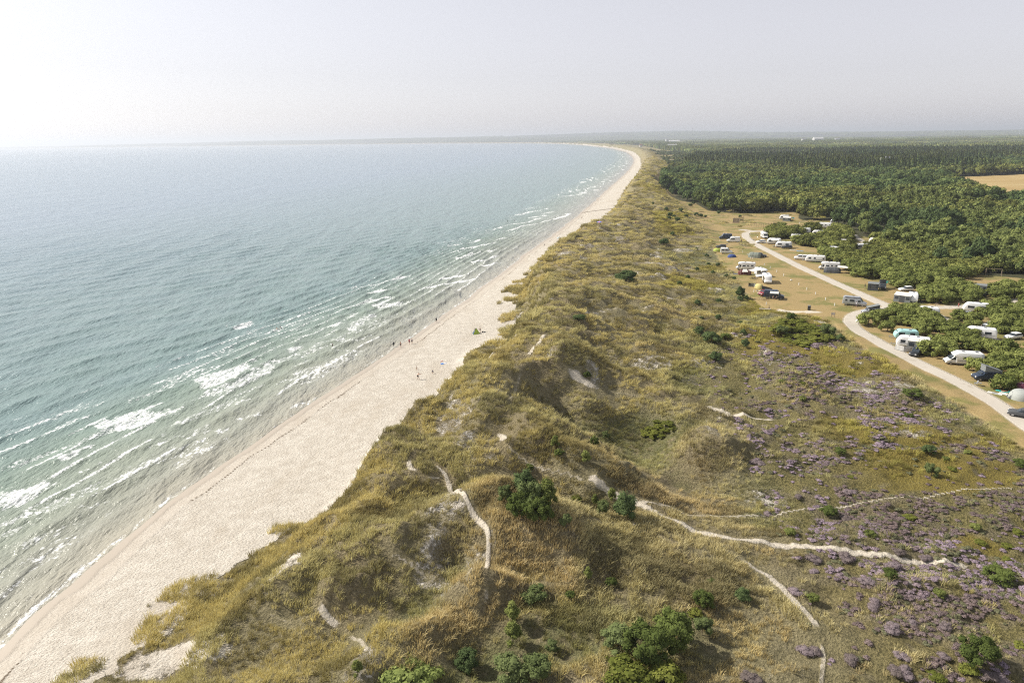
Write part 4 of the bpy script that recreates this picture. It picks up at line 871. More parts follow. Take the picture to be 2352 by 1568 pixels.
# campsite shrubbery
HEDGE = [[(1762,528),(1800,524),(1806,545),(1790,552),(1765,545)], [(1800,540),(1835,530),(1838,548),(1815,553)], [(1822,557),(1900,556),(1930,578),(1895,585),(1845,576)], [(1850,531),(1882,530),(1880,538),(1852,538)],
 [(1883,548),(1925,530),(1955,545),(1950,562),(1915,562),(1885,552)], [(1925,568),(1960,572),(1960,582),(1930,580)], [(1890,585),(1950,585),(1990,600),(2003,628),(1990,643),(1960,628),(1935,612),(1900,600)],
 [(1985,560),(2040,545),(2352,560),(2480,575),(2480,640),(2352,628),(2270,625),(2200,640),(2150,650),(2060,668),(2050,655),(2020,640),(1998,625)], [(2110,676),(2160,660),(2240,665),(2250,690),(2215,700),(2150,702),(2120,697)],
 [(2262,690),(2275,672),(2352,655),(2480,660),(2480,700),(2300,700)], [(2045,714),(2055,702),(2100,700),(2138,718),(2120,735),(2060,735)], [(1980,742),(2000,726),(2040,724),(2040,747),(1988,748)], [(2016,765),(2040,757),(2058,768),(2020,770)],
 [(2035,742),(2110,727),(2180,722),(2238,737),(2240,768),(2180,772),(2115,768),(2105,752)], [(2104,814),(2125,802),(2145,812),(2132,821),(2108,820)], [(2142,790),(2180,783),(2200,800),(2180,815),(2152,811)],
 [(2190,775),(2240,772),(2320,787),(2320,802),(2240,810),(2200,803)], [(2184,851),(2196,838),(2225,842),(2222,856),(2192,858)], [(2232,842),(2290,810),(2352,795),(2480,800),(2480,860),(2352,855),(2300,860),(2240,858)],
 [(2246,888),(2260,876),(2315,876),(2310,895),(2252,899)], [(2322,872),(2400,862),(2400,888),(2327,884)], [(2333,930),(2380,922),(2380,948),(2338,944)], [(2238,718),(2290,708),(2352,703),(2480,705),(2480,790),(2352,782),(2295,765),(2285,742),(2242,732)]]
KEEP = []      # (x, y, radius) of vehicles, filled in by the plan of the campsite
for (u, v, r) in VEHPLAN: px_ = flat(u, v, 7.0); KEEP.append((px_[0], px_[1], r))
def clear(x, y, pad=0):
    k = np.ones(x.shape, bool)
    for a, b, r in KEEP: k &= np.hypot(x - a, y - b) > r + pad
    for ln, hw in ROADS: k &= poly_d(x, y, ln, 10) > hw + 1.4 + pad
    return k
X, Y = jgrid(60, 330, 90, 460, 3.1, 77); k = np.zeros(X.shape, bool)
for pl in HEDGE: k |= inside(X, Y, pxpoly(pl, 7))
k &= clear(X, Y); X, Y = X[k], Y[k]; o_ = np.argsort(np.hypot(X, Y)); X, Y = X[o_], Y[o_]
lawn = fbm(X * .06, Y * .06, 150, 2); print('shrubs', len(X))
stuffx, stuffy, stuffs, stuffk = [], [], [], []
ns = 0
for x, y, lw in zip(X, Y, lawn):
    s = rnd.uniform(1.7, 2.7) * (1 + .25 * (y > 200))
    if ns < 235 and in_view(np.array([x]), np.array([y]), 7.0, 20)[0]:
        plant('shrub', 'shrub', x, y, s, 'dense green leafy shrub in the shrubberies between the campsite pitches', 'shrub', 'shrubs of the campsite', rnd.uniform(.8, 1.1), .1); ns += 1
    else: stuffx.append(x); stuffy.append(y); stuffs.append(s * 1.05); stuffk.append(rnd.randrange(4))
# woods
def wood(s, r0, r1, seed, x1, y1):
    x, y = jgrid(0 if r1 < 3000 else -12000, x1, 120, y1, s, seed); r = np.hypot(x, y); k = (r >= r0) & (r < r1); x, y = x[k], y[k]; k = in_view(x, y, 12, 60); x, y = x[k], y[k]
    k = inside(x, y, FOREST) & (shore_d(x, y) > 60)
    for f in FIELDS: k &= ~inside(x, y, f)
    return x[k], y[k]
x, y = wood(5.2, 150, 900, 1, 760, 900); k = clear(x, y, 1.5) & (fbm(x * .05, y * .05, 165, 3) > .33 + .06 * rng.random(len(x))); x, y = x[k], y[k]; o_ = np.argsort(np.hypot(x, y)); x, y = x[o_], y[o_]
print('trees', len(x))
edge = np.array(pxpoly([(1486,416),(1480,430),(1502,450),(1598,467),(1627,484),(1683,490),(1737,490),(1796,488)], 7))
nt = 0
for xx, yy in zip(x, y):
    zone = fbm(np.array([xx * .02]), np.array([yy * .02]), 160, 3)[0]; big = min(1.35, .85 + (math.hypot(xx, yy) - 250) / 700)
    kd = 'pine' if (zone > .53 or xx < 150 or rnd.random() < .1) else 'tree'; s = rnd.uniform(2.1, 4.6) * big
    if nt < 290:
        plant(kd, 'pine_tree' if kd == 'pine' else 'tree', xx, yy, s, 'dark bushy pine in the wood behind the campsite' if kd == 'pine' else 'olive green broadleaf tree in the wood behind the campsite',
              'pine' if kd == 'pine' else 'tree', 'pines of the wood behind the campsite' if kd == 'pine' else 'broadleaf trees of the wood behind the campsite', rnd.uniform(.85, 1.2), .2); nt += 1
    else: stuffx.append(xx); stuffy.append(yy); stuffs.append(s); stuffk.append((4 + rnd.randrange(4)) if kd == 'tree' else (8 + rnd.randrange(3)))
fx, fy = np.array(stuffx), np.array(stuffy); fs_, fk = np.array(stuffs), np.array(stuffk)
x, y = wood(7.2, 900, 2100, 2, 1700, 2100); n = len(x); zn_ = fbm(x * .004, y * .004, 170, 3); con = (zn_ > .50) & (rng.random(n) < .9)
fx, fy = np.r_[fx, x], np.r_[fy, y]; fs_ = np.r_[fs_, np.where(con, rng.uniform(3.6, 6.4, n), rng.uniform(3.8, 6.2, n))]; fk = np.r_[fk, np.where(con, rng.integers(11, 13, n), rng.integers(4, 11, n))]
# distant woods: patches of many crowns
def patch(seed, size, n, r, conifer):
    rg = np.random.default_rng(seed); m = MB()
    for k in range(n):
        px, py = rg.uniform(-size / 2, size / 2, 2); h = rg.uniform(8, 14); rr = r * rg.uniform(.7, 1.2)
        if conifer and rg.random() < .7:
            i = len(m.v); m.v += [(px + rr * math.cos(a), py + rr * math.sin(a), h * .15) for a in (0, 1.25, 2.5, 3.75, 5)] + [(px, py, h * 1.45)]; m.f += [(i + q, i + (q + 1) % 5, i + 5) for q in range(5)]
        else: m.ball((px, py, h * .55), rr * 1.25, rr * 1.25, h * .45, 6, 4)
    V = np.array(m.v); V += rg.normal(0, r * .12, V.shape); lv = np.clip(rg.uniform(.0, 1, len(V)), 0, 1)
    me = bpy.data.meshes.new('wood_patch'); me.from_pydata(V.tolist(), [], m.f); at = me.attributes.new('lv', 'FLOAT', 'POINT'); at.data.foreach_set('value', lv.astype(np.float32)); me.materials.append(FM); return me
FM = leafmat('wood_foliage', (.055, .08, .028), (.285, .315, .11), True, .15)
protos = []
for kd, n_ in (('shrub', 4), ('tree', 4), ('pine', 3), ('spruce', 2)):
    for i in range(n_):
        me = K[kd][i][0].copy(); me.materials.clear(); me.materials.append(FM); protos.append(me)
protos += [patch(1, 24, 17, 3.6, False), patch(2, 24, 19, 3.2, True), patch(3, 100, 60, 9, False), patch(4, 100, 70, 8, True)]
x, y = wood(19, 2100, 5200, 3, 4200, 5200); n = len(x); con = fbm(x * .0025, y * .0025, 171, 3) > .49; k = fbm(x * .0018, y * .0032, 172, 3) < .62; x, y, con = x[k], y[k], con[k]; n = len(x)
fx, fy = np.r_[fx, x], np.r_[fy, y]; fs_ = np.r_[fs_, rng.uniform(.8, 1.15, n)]; fk = np.r_[fk, np.where(con, 14, 13)]; print('w3', n)
x, y = wood(105, 5200, 23000, 4, 15000, 22000); n = len(x); k = fbm(x * .0006, y * .0011, 173, 3) < .60; x, y = x[k], y[k]; n = len(x)
fx, fy = np.r_[fx, x], np.r_[fy, y]; fs_ = np.r_[fs_, rng.uniform(.8, 1.2, n)]; fk = np.r_[fk, rng.integers(15, 17, n)]; print('w4', n)
# scattered scrub between the dunes and the woods along the coast
x, y = jgrid(60, 900, 430, 2600, 7, 555); d = shore_d(x, y); rr = np.hypot(x, y); k = in_view(x, y, 8, 20) & ~inside(x, y, FOREST) & (d > Wid(y) + 45) & (d < 330) & (rr < 2600) & (mpatch := fbm(x * .02, y * .012, 556, 3) + .0012 * (d - 60) > .52)
for f in FIELDS: k &= ~inside(x, y, f)
k &= ~((y < 560) & (x > Edge(y) - 6)); x, y = x[k], y[k]; n = len(x); print('scrub', n)
fx, fy = np.r_[fx, x], np.r_[fy, y]; fs_ = np.r_[fs_, rng.uniform(1.3, 3.2, n)]; fk = np.r_[fk, rng.integers(0, 11, n)]
fz = hgt(fx, fy) - .15; g1 = sst((fbm(fx * .012, fy * .012, 180, 3) - .38) / .24)[:, None]; g2 = rng.uniform(.6, 1.4, (len(fx), 1))
tint = (np.array([.80, .88, .85]) * (1 - g1) + np.array([1.15, 1.05, .88]) * g1) * g2; conm = ((fk >= 8) & (fk <= 12))[:, None]; tint = np.where(conm, tint * np.array([.78, .85, .95]), tint)
scatter('forest', fx, fy, fz, fs_, rng.uniform(0, 6.28, len(fx)), fk, tint, protos); print('forest', len(fx))

# ------------------------------------------------------------------ vehicles
WHITE = paint('white_gelcoat', (.80, .80, .78), .35, var=.04); OFFW = paint('off_white_fabric', (.74, .72, .66), .8, var=.08, trans=.15)
GLASS = paint('tinted_window', (.035, .045, .055), .12, var=.3); RUB = paint('rubber_tyre', (.03, .03, .03), .8); RIM = paint('wheel_rim', (.45, .45, .46), .35, .6)
GREY = paint('grey_plastic', (.25, .26, .27), .5); DKG = paint('dark_grey_cloth', (.075, .08, .085), .85, var=.2); MGC = paint('mid_grey_cloth', (.22, .235, .23), .85, var=.15, trans=.1); BLK = paint('black_paint', (.02, .022, .026), .25)
ALU = paint('bare_metal', (.5, .5, .5), .35, .8); WOOD = paint('weathered_wood', (.26, .20, .14), .85, var=.3, scale=12); SILV = paint('silver_paint', (.42, .44, .46), .3, .3)
NAVY = paint('navy_paint', (.03, .045, .075), .25); MAROON = paint('maroon_paint', (.25, .035, .05), .3); TEAL = paint('pale_teal_paint', (.35, .60, .58), .35); LAMP = paint('lamp_glass', (.7, .7, .68), .1)
def azi(u): return math.degrees(math.atan((u - CX) / FPX / math.cos(PITCH)))
def place(name, label, cat, u, v, head, group=None, z=None):
    x, y = hit(u, v) if z is None else flat(u, v, z)
    return thing(name, label, cat, (x, y, H1(x, y) if z is None else z), R(head - azi(u)), group)
def wheels(o, xs, W, r=.33, w=.2):
    for x in xs:
        for s in (-1, 1):
            wl = MB().wheel(x, s * (W / 2 - w * .5), r, r, w).build('wheel', RUB, o); MB().wheel(x, s * (W / 2 - w * .5 + w * .25), r, r * .6, w * .62).build('rim', RIM, wl)
def win(o, x0, x1, z0, z1, W, sides=(-1, 1), mat=None, name='window'):
    for s in sides:
        f = MB().box(x0, x1, s * (W / 2 + .004) - .025, s * (W / 2 + .004) + .025, z0, z1).build(name, mat or GLASS, o)
        if name == 'window': MB().tube([(x0, s * (W / 2 + .03), z0 - .02), (x1, s * (W / 2 + .03), z0 - .02)], .02, 4).build('sill', GREY, f)
def hatch(o, x, z, s=.35, y=0): 
    h = MB().box(x - s, x + s, y - s, y + s, z - .05, z + .10, .06).build('roof_hatch', GREY, o); MB().box(x - s + .1, x + s - .1, y - s + .1, y + s - .1, z + .095, z + .13).build('dome', GLASS, h)
def stripe(o, x0, x1, z, W, mat): 
    for s in (-1, 1): MB().box(x0, x1, s * (W / 2 + .002) - .012, s * (W / 2 + .002) + .012, z, z + .12).build('stripe', mat, o)
def caravan(o, L=6.2, W=2.3, H=2.6, mat=None, roundf=.9, wins=((.18, .38), (.6, .85)), door=True, st=True):
    mat = mat or WHITE; a = L / 2
    MB().hull(roundp([(-a, .42, .1), (-a + .02, 1.6, .4), (-a + .16, H - .04, .45), (a - .95, H, roundf), (a - .18, 1.55, .6), (a, .95, .3), (a - .12, .42, .12)], 4), W, .14).build('body', mat, o, 40)
    MB().box(-a + .1, a - .3, -W / 2 + .06, W / 2 - .06, .28, .44).build('chassis', GREY, o); wheels(o, (-.1,), W - .05, .31)
    for f0, f1 in wins: win(o, -a + f0 * L, -a + f1 * L, 1.25, 1.85, W, (-1, 1))
    if door: win(o, -.35, .3, .55, 2.2, W, (-1,), OFFW, 'door')
    fw = MB().slab([(a - .20, -.85, 1.25), (a - .20, .85, 1.25), (a - .62, .85, 2.0), (a - .62, -.85, 2.0)], .05).build('front_window', GLASS, o)
    MB().box(-a - .015, -a + .05, -.6, .6, 1.35, 1.9).build('rear_window', GLASS, o)
    hatch(o, -.8, H - .02); hatch(o, 1.0, H - .03, .22)
    if st: stripe(o, -a + .3, a - .7, .95, W, GREY)
    MB().tube([(a - .2, -.6, .42), (a + 1.2, 0, .42), (a - .2, .6, .42)], .05, 5).tube([(a + .9, 0, .05), (a + .9, 0, .8)], .04, 5).build('drawbar', GREY, o)
def cab(o, a, mat, W, zt=1.95):
    MB().hull(roundp([(a - 2.1, .38, .05), (a - .06, .34, .12), (a, .85, .25), (a - .85, 1.18, .2), (a - 1.6, zt, .25), (a - 2.1, zt + .05, .05)], 3), W - .2, .16).build('cab', mat, o, 40)
    dz = (zt - 1.18); MB().slab([(a - .80, -W * .38, 1.26), (a - .80, W * .38, 1.26), (a - 1.50, W * .34, zt + .0), (a - 1.50, -W * .34, zt + .0)], .05).build('windscreen', GLASS, o)
    for s in (-1, 1):
        y = s * (W / 2 - .095); MB().add([(a - 2.0, y - .02, 1.15), (a - .95, y - .02, 1.2), (a - 1.55, y - .02, zt - .1), (a - 2.0, y - .02, zt - .1), (a - 2.0, y + .02, 1.15), (a - .95, y + .02, 1.2), (a - 1.55, y + .02, zt - .1), (a - 2.0, y + .02, zt - .1)],
             [(3, 2, 1, 0), (4, 5, 6, 7), (0, 1, 5, 4), (1, 2, 6, 5), (2, 3, 7, 6), (3, 0, 4, 7)]).build('side_window', GLASS, o)
        MB().box(a - .1, a + .01, s * W * .32 - .18, s * W * .32 + .18, .72, .92).build('headlight', LAMP, o); MB().box(a - 1.1, a - .95, s * (W / 2 + .08) - .08, s * (W / 2 + .08) + .08, 1.2, 1.5).build('mirror', BLK, o)
    MB().box(a - .2, a + .03, -.5, .5, .4, .7).build('grille', BLK, o)
def motorhome(o, kind='semi', L=7.0, W=2.3, H=2.85, mat=None, wins=((.1, .22, 1.5, 1.95), (.34, .42, 1.4, 1.9), (.5, .66, 1.4, 1.9)), tandem=False):
    mat = mat or WHITE; a = L / 2
    if kind == 'alcove': pr = [(-a, .5, .15), (-a + .03, H - .02, .4), (a - 2.3, H, .3), (a - 1.2, H - .12, .45), (a - .72, H - .45, .35), (a - .95, 2.02, .2), (a - 1.9, 1.98, .1), (a - 2.0, .5, .05)]
    elif kind == 'integrated': pr = [(-a, .45, .15), (-a + .03, H - .02, .4), (a - 1.5, H, .6), (a - .75, H - .35, .4), (a - .35, 1.25, .3), (a - .02, .9, .3), (a - .1, .4, .12)]
    else: pr = [(-a, .5, .15), (-a + .03, H - .05, .4), (a - 2.4, H, .3), (a - 1.35, 2.25, .5), (a - 1.55, 1.98, .1), (a - 1.9, 1.95, .1), (a - 2.0, .5, .05)]
    MB().hull(roundp(pr, 4), W, .12).build('body', mat, o, 40)
    if kind != 'integrated': cab(o, a, mat, W - .1)
    else:
        MB().slab([(a - .42, -1.0, 1.3), (a - .42, 1.0, 1.3), (a - .82, .95, 2.15), (a - .82, -.95, 2.15)], .06).build('windscreen', GLASS, o)
        for s in (-1, 1): MB().box(a - .12, a + .02, s * .8 - .16, s * .8 + .16, .7, .88).build('headlight', LAMP, o)
        win(o, a - 1.6, a - .85, 1.3, 1.95, W, (-1, 1), GLASS, 'side_window')
    MB().box(-a + .1, a - 2.0, -W / 2 + .05, W / 2 - .05, .32, .52).build('chassis', GREY, o)
    wheels(o, ((-a + 1.3, -a + 2.15) if tandem else (-a + 1.7,)) + (a - 1.0,), W - .12, .34)
    for f0, f1, z0, z1 in wins: win(o, -a + f0 * L, -a + f1 * L, z0, z1, W)
    win(o, a - 3.1, a - 2.5, .6, 2.2, W, (-1,), OFFW, 'door'); hatch(o, -a + 1.2, H - .03); hatch(o, .2, H - .02); stripe(o, -a + .3, a - 2.3, 1.0, W, GREY)
def van(o, mat, L=5.9, W=2.0, H=2.55, wins=(), roofbox=True):
    a = L / 2
    MB().hull(roundp([(-a, .42, .1), (-a + .02, 1.5, .2), (-a + .12, H, .25), (a - 2.0, H + .02, .4), (a - 1.05, 1.3, .25), (a - .12, 1.05, .25), (a, .6, .2), (a - .06, .35, .1)], 4), W, .13).build('body', mat, o, 40)
    q = H - 1.3; MB().slab([(a - 1.02, -W * .4, 1.36), (a - 1.02, W * .4, 1.36), (a - 1.02 - .55 * q, W * .36, 1.3 + q * .72), (a - 1.02 - .55 * q, -W * .36, 1.3 + q * .72)], .06).build('windscreen', GLASS, o)
    win(o, a - 2.25, a - 1.55, 1.25, 1.78, W, (-1, 1), GLASS, 'side_window')
    for f0, f1 in wins: win(o, -a + f0 * L, -a + f1 * L, 1.3, 1.85, W)
    wheels(o, (-a + 1.1, a - .95), W - .04, .34)
    for s in (-1, 1): MB().box(a - .14, a + .0, s * .75 - .15, s * .75 + .15, .8, 1.0).build('headlight', LAMP, o)
    MB().box(a - .2, a + .02, -.45, .45, .45, .72).build('grille', BLK, o)
    if roofbox: hatch(o, -.5, H + .0, .3)
def poproof(o, x0, x1, W, z, lift, mat, fab, hinge_rear=False):
    """lifted sleeping roof: cloth sides and a hard lid"""
    za, zb = (z + lift, z + .1) if not hinge_rear else (z + .1, z + lift); y = W / 2 - .08
    b = MB().add([(x1, -y, z), (x0, -y, z), (x0, y, z), (x1, y, z), (x1, -y, za), (x0, -y, zb), (x0, y, zb), (x1, y, za)], [(0, 1, 2, 3), (7, 6, 5, 4), (0, 4, 5, 1), (1, 5, 6, 2), (2, 6, 7, 3), (3, 7, 4, 0)]).build('roof_tent', fab, o)
    MB().slab([(x0 - .1, -y - .06, zb), (x1 + .15, -y - .06, za), (x1 + .15, y + .06, za), (x0 - .1, y + .06, zb)], .09).build('roof_lid', mat, b)
def car(o, mat, L=4.5, W=1.8, H=1.5, boot_open=False, estate=True):
    a = L / 2
    MB().hull(roundp([(-a, .38, .1), (-a + .03, .95, .2), (-a + .2, 1.02, .1), (a - 1.2, 1.0, .2), (a - .15, .82, .25), (a, .5, .15), (a - .05, .3, .1)], 3), W, .12).build('body', mat, o, 40)
    bk = -a + (.12 if estate else .7); g = MB().hull(roundp([(bk, .96, .05), (bk + .22, H - .03, .2), (a - 2.05, H - .03, .3), (a - 1.25, .96, .05)], 3), W - .16, .14).build('greenhouse', GLASS, o, 40)
    MB().hull(roundp([(bk + .24, H - .07, .02), (bk + .34, H + .01, .05), (a - 2.15, H + .01, .1), (a - 1.98, H - .07, .02)], 3), W - .34, .05).build('roof', mat, g)
    for s in (-1, 1): MB().tube([(-.2, s * (W / 2 - .10), .98), (-.22, s * (W / 2 - .16), H - .04)], .035, 4).build('pillar', mat, g)
    wheels(o, (-a + .85, a - .85), W - .02, .32)
    for s in (-1, 1):
        MB().box(a - .16, a - .01, s * .62 - .16, s * .62 + .16, .62, .78).build('headlight', LAMP, o); MB().box(-a - .01, -a + .08, s * .68 - .1, s * .68 + .1, .7, .95).build('tail_light', MAROON, o)
    if boot_open: MB().slab([(bk + .2, -.7, H), (bk + .2, .7, H), (bk - .85, .7, H + .45), (bk - .85, -.7, H + .45)], .06).build('tailgate', mat, o)
def awning(o, x0, x1, W, z, depth, side=-1, mat=None, drop=.45):
    y0 = side * W / 2; y1 = y0 + side * depth
    q = [(x0, y0, z), (x1, y0, z), (x1, y1, z - drop), (x0, y1, z - drop)]
    if side < 0: q = q[::-1]
    b = MB().slab(q, .04).build('awning', mat or OFFW, o)
    for x in (x0 + .08, x1 - .08): MB().tube([(x, y1, 0), (x, y1, z - drop)], .03, 5).build('pole', ALU, b)
# tents
def dome(o, rx, ry, h, mat, door=None, name='canopy', n=16, ridges=3):
    m = MB(); vs = []; k_ = 8
    for i in range(k_ + 1):
        b = math.pi / 2 * i / k_
        for k in range(n):
            a = 2 * math.pi * k / n; rr = math.cos(b) ** .75 * (1 - .05 * abs(math.sin(a * ridges))); vs.append((rx * rr * math.cos(a), ry * rr * math.sin(a), h * math.sin(b) ** .9))
    fs = [(i * n + k, i * n + (k + 1) % n, (i + 1) * n + (k + 1) % n, (i + 1) * n + k) for i in range(k_) for k in range(n)]; m.add(vs, fs)
    c = m.build(name, mat, o, 60)
    for s in (0, 1):
        p = [(rx * 1.01 * math.cos(t) * math.cos(s * 1.2 + .4), ry * 1.01 * math.cos(t) * math.sin(s * 1.2 + .4), h * 1.02 * math.sin(t)) for t in np.linspace(0, math.pi, 11)]
        MB().tube(p, .025, 4).build('pole', GREY, o)
    if door: MB().slab([(rx * .98, -ry * .4, 0), (rx * .98, ry * .4, 0), (rx * .72, ry * .2, h * .72), (rx * .72, -ry * .2, h * .72)], .04).build('door', door, o)
def tunnel(o, L, W, h, mat, end=None, hoops=4):
    m = MB(); n = 9; k = 7; vs = []
    for i in range(k):
        x = -L / 2 + L * i / (k - 1); q = 1 - (.32 if i in (0, k - 1) else 0) - .03 * (i % 2)
        vs += [(x * (1 if 0 < i < k - 1 else 1.05), W / 2 * math.cos(math.pi * j / (n - 1)) * q, h * math.sin(math.pi * j / (n - 1)) ** .8 * q) for j in range(n)]
    fs = [(i * n + j, i * n + j + 1, (i + 1) * n + j + 1, (i + 1) * n + j) for i in range(k - 1) for j in range(n - 1)] + [tuple(range(n))[::-1], tuple(range((k - 1) * n, k * n))]
    m.add(vs, fs).build('canopy', mat, o)
    for i in range(hoops): x = -L / 2 + L * (i + .5) / hoops; MB().tube([(x, W / 2 * 1.01 * math.cos(t), h * 1.01 * math.sin(t) ** .8) for t in np.linspace(0.01, math.pi - .01, 9)], .025, 4).build('pole', GREY, o)
    if end: MB().slab([(L / 2 * 1.03, -W * .2, .02), (L / 2 * 1.03, W * .2, .02), (L / 2 * 1.03, W * .13, h * .6), (L / 2 * 1.03, -W * .13, h * .6)], .05).build('door', end, o)
def porch(o, L, D, hb, hf, mat, wall, door=None):
    """frame tent against a caravan: sloping roof, three walls with windows"""
    MB().slab([(-L / 2 - .1, 0, hb), (-L / 2 - .1, -D - .1, hf), (L / 2 + .1, -D - .1, hf), (L / 2 + .1, 0, hb)], .05).build('roof', mat, o)
    for x0, x1 in ((-L / 2, -L / 6), (L / 6, L / 2)):
        w = MB().box(x0, x1, -D - .03, -D + .03, 0, hf - .02).build('wall', wall, o); MB().box(x0 + .25, x1 - .25, -D - .06, -D - .02, .9, hf - .35).build('window', GLASS, w)
    MB().box(-L / 6 + .01, L / 6 - .01, -D - .02, -D + .02, 0, hf - .03).build('door', door or wall, o)
    for s in (-1, 1):
        x = s * L / 2; w = MB().add([(x - .03, 0, 0), (x - .03, -D, 0), (x - .03, -D, hf - .02), (x - .03, 0, hb - .02), (x + .03, 0, 0), (x + .03, -D, 0), (x + .03, -D, hf - .02), (x + .03, 0, hb - .02)],
            [(0, 1, 2, 3), (7, 6, 5, 4), (0, 4, 5, 1), (1, 5, 6, 2), (2, 6, 7, 3), (3, 7, 4, 0)]).build('wall', wall, o)
        for k in (0, 1): MB().box(x + s * .03 - .02, x + s * .03 + .02, -D + .3 + k * D * .45, -D * .55 + k * D * .40, .9, hf - .4).build('window', GLASS, w)
def beachtent(o, r, h, ca, cb_):
    p = [(-r, -r * .8, 0), (r, -r * .8, 0), (r, r * .8, 0), (-r, r * .8, 0), (0, 0, h)]
    for i, (m, nme) in enumerate(((ca, 'front_panel'), (cb_, 'side_panel'), (ca, 'back_panel'), (cb_, 'side_panel'))):
        a, b = Vector(p[i]), Vector(p[(i + 1) % 4]); c = Vector(p[4]); nn = (b - a).cross(c - a).normalized() * .03
        MB().add([a, b, c, a - nn, b - nn, c - nn], [(0, 1, 2), (5, 4, 3), (0, 3, 4, 1), (1, 4, 5, 2), (2, 5, 3, 0)]).build(nme, m, o)
# small things
def bike(o, mat):
    for x in (-.52, .52):
        w = MB().ring((x, 0, .34), .31, .025).build('wheel', RUB, o); MB().tube([(x - .3, 0, .34), (x + .3, 0, .34)], .006, 3).tube([(x, 0, .04), (x, 0, .64)], .006, 3).build('spokes', ALU, w)
    MB().tube([(-.52, 0, .34), (-.15, 0, .8), (.38, 0, .82), (.52, 0, .34)], .025, 5).tube([(-.52, 0, .34), (0, 0, .32), (.38, 0, .8)], .025, 5).tube([(0, 0, .32), (-.18, 0, .88)], .025, 5).build('frame', mat, o)
    MB().ball((-.19, 0, .93), .13, .08, .04, 8, 5).build('saddle', BLK, o); MB().tube([(.36, -.27, .98), (.4, 0, 1.0), (.36, .27, .98)], .02, 5).tube([(.38, 0, .8), (.4, 0, 1.0)], .02, 5).build('handlebar', BLK, o)
def chair(o, mat):
    MB().slab([(-.24, -.25, .4), (.24, -.25, .44), (.24, .25, .44), (-.24, .25, .4)], .03).build('seat', mat, o); MB().slab([(-.24, -.25, .42), (-.24, .25, .42), (-.42, .25, 1.0), (-.42, -.25, 1.0)], .03).build('backrest', mat, o)
    for s in (-1, 1):
        MB().tube([(-.26, s * .27, 0), (.22, s * .27, .43)], .018, 4).build('leg', ALU, o); MB().tube([(.26, s * .27, 0), (-.24, s * .27, .43)], .018, 4).build('leg', ALU, o)
def table(o, mat, w=.5, l=.8, h=.7):
    MB().box(-l / 2, l / 2, -w / 2, w / 2, h - .03, h).build('tabletop', mat, o)
    for sx in (-1, 1):
        for sy in (-1, 1): MB().tube([(sx * (l / 2 - .05), sy * (w / 2 - .05), 0), (sx * (l / 2 - .1), sy * (w / 2 - .08), h - .03)], .015, 4).build('leg', ALU, o)
def board(o, mat, L=3.0, pad=None, z=.02):
    n = 14; up = [(L / 2 * math.cos(2 * math.pi * k / n), .38 * math.sin(2 * math.pi * k / n) * (1 - .1 * math.cos(2 * math.pi * k / n))) for k in range(n)]
    MB().add([(x, y, z) for x, y in up] + [(x, y, z + .12) for x, y in up], [tuple(range(n))[::-1], tuple(range(n, 2 * n))] + [(k, (k + 1) % n, n + (k + 1) % n, n + k) for k in range(n)]).build('deck', mat, o)
    MB().box(-.8, .3, -.22, .22, z + .12, z + .13).build('pad', pad or GREY, o)
